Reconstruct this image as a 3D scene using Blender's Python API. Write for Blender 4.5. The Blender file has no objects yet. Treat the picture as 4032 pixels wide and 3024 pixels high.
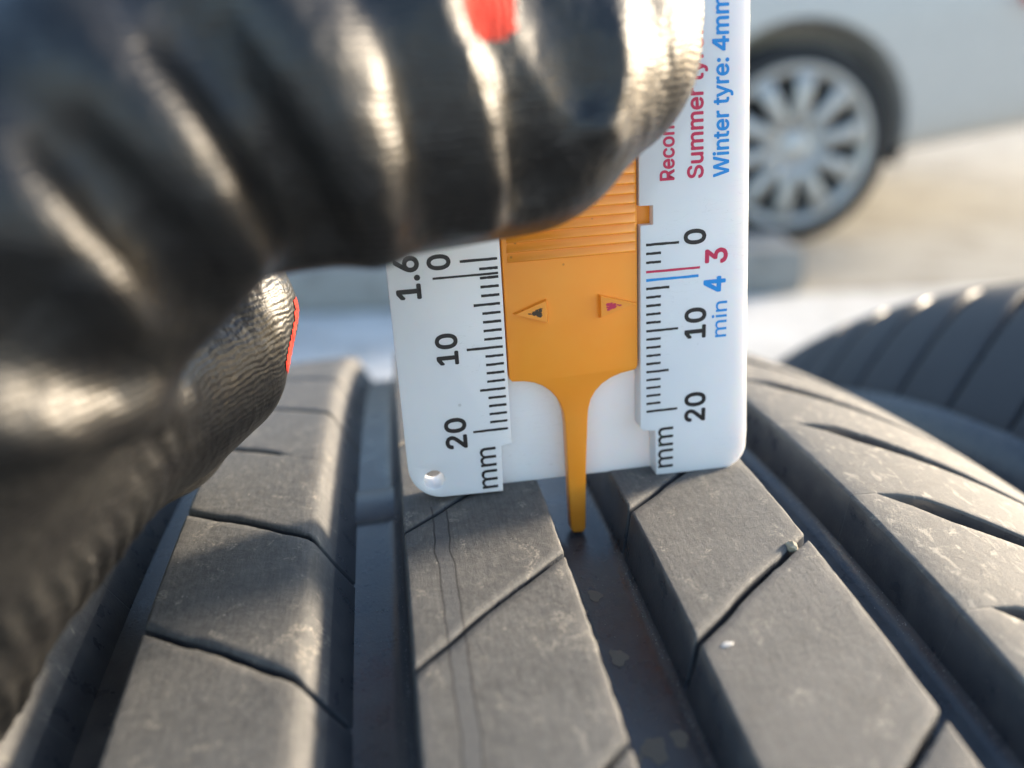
import bpy, bmesh, math, random
import numpy as np
from mathutils import Matrix, Vector

# ---------------------------------------------------------------- camera, sky, sun, exposure
scene = bpy.context.scene
COL = scene.collection
CAM_M = [[0.985944, 0.108292, -0.127228, -0.019342], [-0.157949, 0.35592, -0.921072, -0.092984], [-0.054462, 0.928221, 0.368022, 0.650516], [0.0, 0.0, 0.0, 1.0]]
GAUGE_M = [[0.999969, -0.007516, 0.002289, 0.000199], [0.007431, 0.999363, 0.034899, -0.006478], [-0.00255, -0.034881, 0.999388, 0.630758], [0.0, 0.0, 0.0, 1.0]]
cam_d = bpy.data.cameras.new('camera')
cam = bpy.data.objects.new('camera', cam_d)
COL.objects.link(cam)
cam.matrix_world = Matrix(CAM_M)
cam_d.sensor_width = 36.0
cam_d.lens = 36.0*3200/4032
cam_d.clip_start = 0.004
cam_d.clip_end = 400.0
cam_d.dof.use_dof = True
cam_d.dof.focus_distance = 0.0895
cam_d.dof.aperture_fstop = 28.57/2.5
scene.camera = cam

SUN_AZ = 74.0      # degrees to the right of straight ahead (+Y)
SUN_EL = 14.5
world = bpy.data.worlds.new('World')
scene.world = world
world.use_nodes = True
wn = world.node_tree.nodes
wl = world.node_tree.links
bg = wn['Background']
sky = wn.new('ShaderNodeTexSky')
sky.sky_type = 'NISHITA'
sky.sun_disc = False
sky.sun_elevation = math.radians(SUN_EL)
sky.sun_rotation = math.radians(SUN_AZ)
sky.air_density = 1.0
sky.ozone_density = 1.4
sky.dust_density = 1.2
wl.new(sky.outputs[0], bg.inputs[0])
bg.inputs[1].default_value = 0.15
sd = bpy.data.lights.new('sun', 'SUN')
sd.energy = 4.4
sd.angle = math.radians(8.0)
sd.color = (1.0, 0.84, 0.64)
sun = bpy.data.objects.new('sun', sd)
COL.objects.link(sun)
a_, e_ = math.radians(SUN_AZ), math.radians(SUN_EL)
sdir = Vector((math.sin(a_)*math.cos(e_), math.cos(a_)*math.cos(e_), math.sin(e_)))
sun.rotation_euler = sdir.to_track_quat('Z', 'Y').to_euler()
sun.location = (2, 2, 3)
scene.view_settings.view_transform = 'Standard'
scene.view_settings.look = 'None'
scene.view_settings.exposure = 1.72
scene.view_settings.gamma = 1.0
scene.view_settings.use_curve_mapping = False
scene.cycles.max_bounces = 8
scene.cycles.use_denoising = True

random.seed(4)
rng = np.random.default_rng(4)
MM = 0.001

# ---------------------------------------------------------------- helpers
def link(o, parent=None):
    COL.objects.link(o)
    if parent is not None:
        o.parent = parent
    return o

def mesh_obj(name, verts, faces, mat, parent=None, smooth=True):
    me = bpy.data.meshes.new(name)
    me.from_pydata([tuple(v) for v in verts], [], [tuple(f) for f in faces])
    me.validate()
    me.update()
    if mat: me.materials.append(mat)
    if smooth: me.shade_smooth()
    return link(bpy.data.objects.new(name, me), parent)

def empty(name, loc=(0, 0, 0), mat=None):
    o = bpy.data.objects.new(name, None)
    o.empty_display_size = 0.02
    COL.objects.link(o)
    if mat is not None: o.matrix_world = mat
    else: o.location = loc
    return o

def tag(o, label=None, cat=None, group=None, kind=None):
    if label: o['label'] = label
    if cat: o['category'] = cat
    if group: o['group'] = group
    if kind: o['kind'] = kind
    return o

def bm_obj(name, bm, mat, parent=None, smooth=False):
    bmesh.ops.recalc_face_normals(bm, faces=bm.faces[:])
    me = bpy.data.meshes.new(name)
    bm.to_mesh(me); bm.free()
    if mat: me.materials.append(mat)
    if smooth: me.shade_smooth()
    return link(bpy.data.objects.new(name, me), parent)

def apply_mods(o):
    dg = bpy.context.evaluated_depsgraph_get()
    me = bpy.data.meshes.new_from_object(o.evaluated_get(dg))
    old = o.data
    o.modifiers.clear()
    o.data = me
    me.name = old.name
    return o

class NT:
    """small wrapper to write node trees compactly"""
    def __init__(s, name):
        s.m = bpy.data.materials.new(name); s.m.use_nodes = True
        s.t = s.m.node_tree; s.n = s.t.nodes; s.l = s.t.links
        s.b = s.n['Principled BSDF']
    def node(s, typ, **kw):
        n = s.n.new('ShaderNode'+typ)
        for k, v in kw.items():
            if k.startswith('_'): setattr(n, k[1:], v)
        for k, v in kw.items():
            if k.startswith('i_'):
                key = k[2:]
                key = int(key) if key.isdigit() else key.replace('_', ' ')
                if hasattr(v, 'links') or isinstance(v, bpy.types.NodeSocket): s.l.new(v, n.inputs[key])
                else: n.inputs[key].default_value = v
        return n
    def set(s, **kw):
        for k, v in kw.items():
            key = k.replace('_', ' ')
            if isinstance(v, bpy.types.NodeSocket): s.l.new(v, s.b.inputs[key])
            else: s.b.inputs[key].default_value = v
        return s
    def coord(s, which='Object'): return s.node('TexCoord').outputs[which]
    def mapping(s, vec, scale=(1, 1, 1), rot=(0, 0, 0), loc=(0, 0, 0)):
        n = s.node('Mapping'); s.l.new(vec, n.inputs[0])
        n.inputs['Scale'].default_value = scale; n.inputs['Rotation'].default_value = rot; n.inputs['Location'].default_value = loc
        return n.outputs[0]
    def noise(s, vec, scale, detail=4, rough=.55, dist=0.0):
        n = s.node('TexNoise'); s.l.new(vec, n.inputs['Vector'])
        n.inputs['Scale'].default_value = scale; n.inputs['Detail'].default_value = detail
        n.inputs['Roughness'].default_value = rough; n.inputs['Distortion'].default_value = dist
        return n.outputs[0]
    def voro(s, vec, scale, feature='F1', out=0, rand=1.0):
        n = s.node('TexVoronoi'); n.feature = feature; s.l.new(vec, n.inputs['Vector'])
        n.inputs['Scale'].default_value = scale; n.inputs['Randomness'].default_value = rand
        return n.outputs[out]
    def ramp(s, fac, stops):
        n = s.node('ValToRGB'); s.l.new(fac, n.inputs[0])
        e = n.color_ramp.elements
        while len(e) < len(stops): e.new(0.5)
        for el, (p, c) in zip(e, stops):
            el.position = p; el.color = (c, c, c, 1) if not hasattr(c, '__len__') else (*c, 1)
        return n.outputs[0]
    def mix(s, fac, a, b):
        n = s.node('Mix'); n.data_type = 'RGBA'
        for sock, v in ((n.inputs[0], fac), (n.inputs[6], a), (n.inputs[7], b)):
            if isinstance(v, bpy.types.NodeSocket): s.l.new(v, sock)
            elif sock is n.inputs[0]: sock.default_value = v
            else: sock.default_value = (*v, 1)
        return n.outputs[2]
    def math(s, op, a, b=0.0, c=0.0):
        n = s.node('Math'); n.operation = op
        for i, v in enumerate((a, b, c)):
            if isinstance(v, bpy.types.NodeSocket): s.l.new(v, n.inputs[i])
            else: n.inputs[i].default_value = v
        return n.outputs[0]
    def bump(s, h, strength, dist, normal=None):
        n = s.node('Bump'); s.l.new(h, n.inputs['Height'])
        n.inputs['Strength'].default_value = strength; n.inputs['Distance'].default_value = dist
        if normal is not None: s.l.new(normal, n.inputs['Normal'])
        return n.outputs[0]

# ---------------------------------------------------------------- materials
def mat_tread():
    t = NT('worn_tread_rubber')
    uv = t.coord('UV')                       # u = across the tread in mm, v = along it in mm
    n1 = t.noise(uv, .16, 5, .6)
    n2 = t.noise(uv, 1.1, 6, .62, .4)
    n3 = t.noise(t.mapping(uv, (1, .55, 1), (0, 0, .5)), 5.5, 3, .6)
    c = t.mix(t.ramp(n1, [(.35, 0.0), (.68, 1.0)]), (.078, .0785, .079), (.117, .115, .112))
    c = t.mix(t.ramp(n2, [(.42, 0.0), (.70, .8)]), c, (.152, .148, .140))
    # darker damp-looking scuffs
    sc = t.math('MULTIPLY', t.ramp(t.noise(uv, .34, 6, .68, .8), [(.56, 0.0), (.64, .55)]), t.ramp(n3, [(.35, 0.2), (.6, 1.0)]))
    c = t.mix(sc, c, (.055, .053, .051))
    stn = t.noise(t.mapping(uv, (2.6, .22, 1), (0, 0, .12)), 1.3, 5, .7, .3)
    c = t.mix(t.ramp(stn, [(.40, .38), (.56, 0.0)]), c, (.050, .049, .048))
    c = t.mix(t.ramp(t.noise(uv, 9.0, 3, .7), [(.55, 0.0), (.72, .35)]), c, (.19, .18, .165))
    pit = t.math('MULTIPLY', t.ramp(t.voro(t.mapping(uv, (1, .8, 1), (0, 0, .2), (3, 9, 0)), .9), [(.05, .8), (.085, 0.0)]), t.ramp(t.noise(uv, .3, 2), [(.48, 0.0), (.56, 1.0)]))
    c = t.mix(pit, c, (.022, .022, .022))
    # pale dust scrapes
    sepd = t.node('SeparateXYZ'); t.l.new(uv, sepd.inputs[0])
    shl = t.ramp(t.math('MULTIPLY', sepd.outputs[0], .01), [(.29, 0.0), (.33, .12)])
    ds = t.math('MULTIPLY', t.ramp(t.noise(t.mapping(uv, (1, .8, 1), (0, 0, -.4), (31, 7, 0)), .30, 5, .62, 1.0), [(.58, 0.0), (.66, 1.0)]), t.ramp(t.noise(uv, 3.2, 4, .7), [(.46, 0.0), (.62, .8)]))
    c = t.mix(ds, c, (.34, .31, .26))
    c = t.mix(t.math('MULTIPLY', shl, 3.0), c, (.175, .163, .142))
    c = t.mix(t.math('MULTIPLY', t.math('MULTIPLY', shl, 6.0), t.ramp(t.noise(t.mapping(uv, (1.4, .7, 1), (0, 0, .3), (5, 3, 0)), .5, 6, .7, .8), [(.55, 0.0), (.63, 1.0)])), c, (.36, .33, .275))
    # tiny bright grit
    gr = t.ramp(t.voro(uv, .75), [(.035, 1.0), (.06, 0.0)])
    gm = t.ramp(t.noise(uv, .55, 2), [(.50, 0.0), (.56, 1.0)])
    c = t.mix(t.math('MULTIPLY', gr, gm), c, (.42, .40, .36))
    # smooth seam strip left along the middle rib
    sep = t.node('SeparateXYZ'); t.l.new(uv, sep.inputs[0])
    wob = t.math('MULTIPLY_ADD', t.math('SUBTRACT', t.noise(t.mapping(uv, (0, 1, 0)), .12, 2), .5), 1.6, sep.outputs[0])
    dx = t.math('ABSOLUTE', t.math('ADD', wob, 17.35))
    wid = .82
    inside = t.math('LESS_THAN', dx, wid)
    vis = t.math('LESS_THAN', sep.outputs[1], -19.0)
    inside = t.math('MULTIPLY', inside, vis)
    c = t.mix(t.math('MULTIPLY', inside, .75), c, (.085, .088, .093))
    ln = t.math('MULTIPLY', t.math('LESS_THAN', t.math('ABSOLUTE', t.math('SUBTRACT', dx, wid)), .10), vis)
    c = t.mix(t.math('MULTIPLY', ln, .75), c, (.016, .016, .017))
    h = t.math('ADD', t.math('MULTIPLY', n2, .5), t.math('MULTIPLY', t.noise(uv, 7.0, 4, .7), .5))
    h = t.math('SUBTRACT', h, t.math('MULTIPLY', ln, .8))
    t.set(Base_Color=c, Roughness=t.ramp(n2, [(.3, .62), (.7, .78)]), Specular_IOR_Level=.42, Normal=t.bump(h, .8, .00028))
    return t.m

def mat_groove():
    t = NT('moulded_groove_rubber')
    co = t.coord('Object')
    n1 = t.noise(co, 260, 4, .6)
    n2 = t.noise(co, 2600, 3, .6)
    sp = t.math('MULTIPLY', t.ramp(t.voro(co, 900), [(.07, 1.0), (.12, 0.0)]), t.ramp(t.noise(co, 190, 3), [(.56, 0.0), (.62, .9)]))
    c = t.mix(t.ramp(n1, [(.35, 0.0), (.7, 1.0)]), (.044, .048, .056), (.082, .084, .087))
    c = t.mix(sp, c, (.24, .22, .19))
    t.set(Base_Color=c, Roughness=t.ramp(n1, [(.3, .24), (.7, .38)]), Specular_IOR_Level=.5, Normal=t.bump(n2, .35, .0001))
    return t.m

def mat_plastic():
    t = NT('white_plastic')
    co = t.coord('Object')
    n = t.noise(co, 90, 3)
    sp = t.math('MULTIPLY', t.ramp(t.voro(co, 330), [(.05, 1.0), (.075, 0.0)]), t.ramp(t.noise(co, 120, 2), [(.56, 0.0), (.60, .55)]))
    c = t.mix(t.ramp(n, [(.3, 0.0), (.7, 1.0)]), (.78, .79, .82), (.83, .835, .85))
    hl = t.ramp(t.noise(t.mapping(co, (1, 1, 6), (.3, .9, .4)), 210, 2, .5, 1.5), [(.494, 0.0), (.5, .30), (.506, 0.0)])
    hm = t.ramp(t.noise(co, 75, 2), [(.52, 0.0), (.60, 1.0)])
    c = t.mix(t.math('MULTIPLY', hl, hm), c, (.40, .39, .38))
    c = t.mix(sp, c, (.25, .22, .2))
    t.set(Base_Color=c, Roughness=.34, Subsurface_Weight=.35, Subsurface_Scale=.0022, Normal=t.bump(t.noise(co, 500, 2), .05, .0002))
    t.b.inputs['Subsurface Radius'].default_value = (1.0, .8, .65)
    return t.m

def mat_orange():
    t = NT('orange_plastic')
    co = t.coord('Object')
    n = t.noise(co, 140, 3)
    c = t.mix(t.ramp(n, [(.3, 0.0), (.7, 1.0)]), (1.0, .315, .022), (1.0, .355, .036))
    sp = t.math('MULTIPLY', t.ramp(t.voro(co, 260), [(.03, 1.0), (.05, 0.0)]), .5)
    c = t.mix(sp, c, (.30, .10, .02))
    t.set(Base_Color=c, Roughness=.30, Subsurface_Weight=.15, Subsurface_Scale=.002)
    t.b.inputs['Subsurface Radius'].default_value = (1.0, .42, .10)
    return t.m

def mat_flat(name, col, rough=.5, spec=.5, metal=0.0, coat=0.0):
    t = NT(name)
    n = t.noise(t.coord('Object'), 60, 3)
    c = t.mix(t.ramp(n, [(.3, 0.0), (.7, 1.0)]), tuple(v*.92 for v in col), tuple(min(1, v*1.06) for v in col))
    t.set(Base_Color=c, Roughness=rough, Specular_IOR_Level=spec, Metallic=metal, Coat_Weight=coat)
    return t.m

def mat_print(name, col):
    t = NT(name)
    co = t.coord('Object')
    n = t.ramp(t.noise(co, 2300, 4, .7), [(.66, 0.0), (.80, .2)])
    t.set(Base_Color=t.mix(n, col, tuple(min(1, v*.8+.12) for v in col)), Roughness=.42)
    return t.m

def mat_glove():
    t = NT('black_nitrile_coating')
    co = t.coord('Object')
    st = t.mapping(co, (1.0, 1.0, .55), (.3, .7, .2))
    v1 = t.voro(st, 1050, 'SMOOTH_F1')
    v2 = t.noise(st, 1500, 3, .6, .6)
    big = t.noise(t.mapping(co, (1.0, .45, 1.0), (.2, .5, .8)), 430, 2, .5, .4)
    n = t.noise(co, 220, 4)
    w = t.node('TexWave'); w.bands_direction = 'Z'; w.inputs['Scale'].default_value = 520; w.inputs['Distortion'].default_value = 5.0; w.inputs['Detail'].default_value = 1; t.l.new(co, w.inputs[0])
    h = t.math('ADD', t.math('MULTIPLY', v1, .6), t.math('MULTIPLY', v2, .55))
    h = t.math('ADD', h, t.math('MULTIPLY', w.outputs[1], .16))
    c = t.mix(t.ramp(n, [(.3, 0.0), (.75, 1.0)]), (.006, .006, .007), (.013, .013, .0125))
    b1 = t.bump(big, .35, .0006)
    t.set(Base_Color=c, Roughness=t.ramp(n, [(.3, .38), (.7, .48)]), Specular_IOR_Level=.6, Normal=t.bump(h, .65, .0003, b1))
    return t.m

def mat_knit(name, col):
    t = NT(name)
    co = t.coord('Object')
    w = t.node('TexWave'); w.inputs['Scale'].default_value = 420; w.inputs['Distortion'].default_value = 3.0; w.inputs['Detail'].default_value = 2
    t.l.new(co, w.inputs[0])
    h = t.math('ADD', w.outputs[1], t.noise(co, 2200, 3))
    c = t.mix(t.ramp(h, [(.4, 0.0), (1.3, 1.0)]), tuple(v*.55 for v in col), col)
    t.set(Base_Color=c, Roughness=.9, Normal=t.bump(h, .8, .0004))
    return t.m

def mat_ground(name, c1, c2, stain, scale=1.0):
    t = NT(name)
    co = t.coord('Object')
    n1 = t.noise(co, .9*scale, 6, .6)
    n2 = t.noise(co, 5*scale, 6, .68)
    n3 = t.noise(co, 240*scale, 3, .6)
    c = t.mix(t.ramp(n1, [(.3, 0.0), (.7, 1.0)]), c1, c2)
    c = t.mix(t.ramp(n2, [(.48, 0.0), (.66, .8)]), c, stain)
    c = t.mix(t.ramp(n3, [(.6, 0.0), (.75, .35)]), c, tuple(v*.6 for v in c1))
    t.set(Base_Color=c, Roughness=.88, Normal=t.bump(t.math('ADD', n2, n3), .5, .004))
    return t.m

TREAD = mat_tread()
GROOVE = mat_groove()
WHITE = mat_plastic()
ORANGE = mat_orange()
INK = mat_print('black_ink', (.012, .010, .012))
RED_INK = mat_print('red_ink', (.60, .020, .085))
BLUE_INK = mat_print('blue_ink', (.004, .27, .72))
GLOVE = mat_glove()
KNIT = mat_knit('red_knit', (.55, .020, .006))
GROUND = mat_ground('beige_concrete', (.24, .228, .20), (.34, .325, .29), (.17, .155, .13))
PALE = mat_ground('pale_paving', (.46, .46, .45), (.60, .60, .59), (.32, .31, .29))
BLOCKM = mat_ground('grey_concrete', (.26, .255, .24), (.34, .33, .31), (.22, .21, .19), 3)
PAINT = mat_flat('silver_paint', (.50, .485, .46), .42, .4, .0, .25)
GLASS = mat_flat('dark_car_glass', (.012, .014, .016), .06, .6)
ALLOY = mat_flat('alloy_silver', (.50, .49, .47), .42, .5, .55)
RUBBER = mat_flat('car_tyre_rubber', (.022, .023, .025), .7, .4)
BLACKP = mat_flat('black_underbody', (.012, .012, .012), .8, .3)
REDLAMP = mat_flat('red_lamp_plastic', (.55, .015, .02), .15, .5)
CLEARLAMP = mat_flat('clear_lamp_plastic', (.6, .62, .65), .1, .6)
STONE = mat_flat('tan_grit', (.42, .36, .26), .7)
CHIP = mat_flat('pale_chip', (.46, .45, .43), .45)
MUD = mat_flat('dry_mud', (.21, .175, .135), .85, .3)

# ---------------------------------------------------------------- ground
g = mesh_obj('ground', [(-60, -60, 0), (60, -60, 0), (60, 60, 0), (-60, 60, 0)], [(0, 1, 2, 3)], GROUND, smooth=False)
tag(g, 'beige concrete yard in low sunlight', kind='structure')
# pale paving in front, its far edge running just ahead of the concrete block
def slab(name, pts, z0, z1, mat, parent=None):
    n = len(pts)
    v = [(x, y, z0) for x, y in pts]+[(x, y, z1) for x, y in pts]
    f = [tuple(range(n, 2*n))]+[(i, (i+1) % n, n+(i+1) % n, n+i) for i in range(n)]
    return mesh_obj(name, v, f, mat, parent, smooth=False)
ex, ey = 1.0, -0.205
def edge(x): return 2.18+ey*x
pv = slab('pavement', [(-9, -6), (9, -6), (9, edge(9)), (-9, edge(-9))], -.05, .006, PALE)
tag(pv, 'pale sunlit paving between the tyres and the concrete block', kind='structure')

bm = bmesh.new()
def block_pts(x0, x1, d0, d1, z0, z1):
    c = []
    for z in (z0, z1):
        for x, d in ((x0, d0), (x1, d0), (x1, d1), (x0, d1)):
            c.append(bm.verts.new((x-ey*d, edge(x)+d, z)))
    for f in ((0, 3, 2, 1), (4, 5, 6, 7), (0, 1, 5, 4), (1, 2, 6, 5), (2, 3, 7, 6), (3, 0, 4, 7)):
        bm.faces.new([c[i] for i in f])
block_pts(-1.9, 1.10, .012, .27, 0.0, .128)
bmesh.ops.bevel(bm, geom=bm.edges[:], offset=.012, segments=3, affect='EDGES')
kb = bm_obj('concrete_block', bm, BLOCKM)
tag(kb, 'long low grey concrete block on the ground beside the silver car wheel', 'block')

# ---------------------------------------------------------------- tyre
TR = 301.25
XC = -13.2
def rtop(x):
    return TR-.000304*(x+15)**2-.009*max(0.0, abs(x-XC)-43.4)**2
DEP = 7.2
def polar(x, r, deg):
    a = math.radians(deg)
    return (x*MM, r*math.sin(a)*MM, r*math.cos(a)*MM)

GROOVES = ((8.5, 17.65), (34.85, 43.4))      # as distances from the middle of the tread
def floor_depth(d):
    """depth of the groove floor, rounded up into the walls"""
    d = abs(d)
    for a, b in GROOVES:
        if a-1 < d < b+1:
            e = max(0.0, min(1.0, 1-min(d-a, b-d)/2.4))
            return DEP-2.6*e*e*e
    return DEP
def carcass(name, parent):
    prof = []
    def half():
        h = []
        h.append((0, rtop(XC)-DEP))
        for a, b in GROOVES:
            for x in (a-.6, a, a+.35, a+.8, a+1.4, a+2.4, (a+b)/2, b-2.4, b-1.4, b-.8, b-.35, b, b+.6): h.append((x, rtop(XC+x)-floor_depth(x)))
        h += [(45.5, rtop(XC+45.5)-3.3), (47.5, rtop(XC+47.5)-2.9), (60, rtop(XC+60)-2.7), (70, rtop(XC+70)-2.5), (84, rtop(XC+84)-2.3), (90, rtop(XC+90)-1.8), (92.2, rtop(XC+92.2)-.2)]
        r0 = rtop(XC+92.8)
        h += [(94.6, r0-2.2), (96.8, r0-6), (98.6, r0-12), (100, r0-20), (100.8, r0-30), (100.4, r0-42), (98, r0-55), (92, r0-68), (85, r0-79), (78, r0-86), (74, r0-90), (66, r0-91)]
        # inside
        h += [(64, r0-88), (70, r0-80), (80, r0-64), (88, r0-44), (88, r0-24), (80, r0-8), (60, r0+2), (0, r0+4)]
        return h
    h = half()
    prof = [(XC+x, r) for x, r in h]+[(XC-x, r) for x, r in reversed(h[:-1])][:-1]
    n, S = len(prof), 300
    v, f = [], []
    for k in range(S):
        for x, r in prof: v.append(polar(x, r, 360.0*k/S))
    for k in range(S):
        for i in range(n):
            a, b = k*n+i, k*n+(i+1) % n
            c, d = ((k+1) % S)*n+(i+1) % n, ((k+1) % S)*n+i
            f.append((a, b, c, d))
    return mesh_obj(name, v, f, GROOVE, parent)

def sipe_wobble(x, k, amp):
    w = 0.0
    for j, (f, a) in enumerate(((.9, .10), (2.1, .07), (4.3, .04))):
        w += a*math.sin(x*f+k*2.1+j*1.7)
    for c in (-.27, .18):
        pass
    return w*amp*.4

def block_mesh(name, xl, xr, lo, hi, nx, ns, wallL, wallR, chL, chR, seed, dep=7.6, el=None, eh=None):
    """one tread block: lo(x), hi(x) are its ends in mm along the tread (s), already with the sipe gap taken off"""
    rs = np.random.default_rng(seed)
    # stations across: (offset from xl, drop)
    L = [(-wallL, dep), (-wallL*.45, dep*.5), (0.0, chL*.9), (chL*.35, chL*.33), (chL*.8, chL*.08)]
    Rr = [(-chR*.8, chR*.08), (-chR*.35, chR*.33), (0.0, chR*.9), (wallR*.45, dep*.5), (wallR, dep)]
    if chR > 1.2: Rr = [(-1.0, .05), (-.35, .34), (.2, 1.15), (wallR*.42, dep*.52), (wallR, dep)]
    st = [(xl+o, d) for o, d in L]
    for i in range(nx): st.append((xl+chL*1.4+(xr-chR*1.4-xl-chL*1.4)*i/(nx-1), 0.0))
    st += [(xr+o, d) for o, d in Rr]
    nX = len(st)
    rows = []
    e = .30
    rows.append(('lo', 0.0, dep)); rows.append(('lo', 0.0, .34)); rows.append(('lo', .12, .10)); rows.append(('lo', e, 0.0))
    for j in range(1, ns): rows.append(('t', j/ns, 0.0))
    rows.append(('hi', e, 0.0)); rows.append(('hi', .12, .10)); rows.append(('hi', 0.0, .34)); rows.append(('hi', 0.0, dep))
    v, uvs = [], []
    jag = rs.normal(0, .05, (len(rows), nX))
    for j, (kind, val, dr) in enumerate(rows):
        for i, (x, dx) in enumerate(st):
            xc = min(max(x, xl), xr)
            s0, s1 = lo(xc), hi(xc)
            if kind == 'lo': s = s0+val
            elif kind == 'hi': s = s1-val
            else: s = s0+e+(s1-s0-2*e)*val
            drx = dr
            if dr < 1.5 and kind == 'lo' and el: drx = dr*el(xc)
            if dr < 1.5 and kind == 'hi' and eh: drx = dr*eh(xc)
            d = max(dx, drx) if max(dx, drx) > 1.5 else dx+drx
            xx = x
            if 0.02 < d < 1.0 and not (drx != dr and drx < .02 and dx == 0):
                d += abs(jag[j, i])*.8
                s += jag[j, i]*.6 if kind != 't' else 0
                if kind == 't' and i in (2, 3, nX-3, nX-4): xx += jag[j, i]*.7
            r = rtop(xc)-d
            v.append(polar(xx, r, math.degrees(s/TR)))
            uvs.append((x, s))
    f = []
    for j in range(len(rows)-1):
        for i in range(nX-1):
            a = j*nX+i
            f.append((a, a+1, a+nX+1, a+nX))
    me = bpy.data.meshes.new(name)
    me.from_pydata(v, [], f)
    uvl = me.uv_layers.new(name='UVMap')
    idx = np.empty(len(me.loops), dtype=np.int32); me.loops.foreach_get('vertex_index', idx)
    uvl.data.foreach_set('uv', np.array(uvs, dtype=np.float32)[idx].ravel())
    me.materials.append(TREAD); me.materials.append(GROOVE)
    # walls below the worn edge keep the moulded finish
    mi = np.zeros(len(f), dtype=np.int32)
    for q in range(len(f)):
        j, i = divmod(q, nX-1)
        if i < 2 or i >= nX-(2 if chR > 1.2 else 3) or j == 0 or j == len(rows)-2: mi[q] = 1
    me.polygons.foreach_set('material_index', mi)
    me.shade_smooth()
    me.update()
    return me

D2S = math.pi/180*TR
PITCH = 4.3
A0, A1 = -38.0, 46.0      # arc of the tyre that gets single blocks
def rib_bounds(explicit, pitch):
    """explicit: list of (deg at left edge, deg at right edge); extended both ways by the pitch"""
    b = list(explicit)
    while b[0][0] > A0: b.insert(0, (b[0][0]-pitch, b[0][1]-pitch))
    while b[-1][0] < A1: b.append((b[-1][0]+pitch, b[-1][1]+pitch))
    return b

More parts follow.
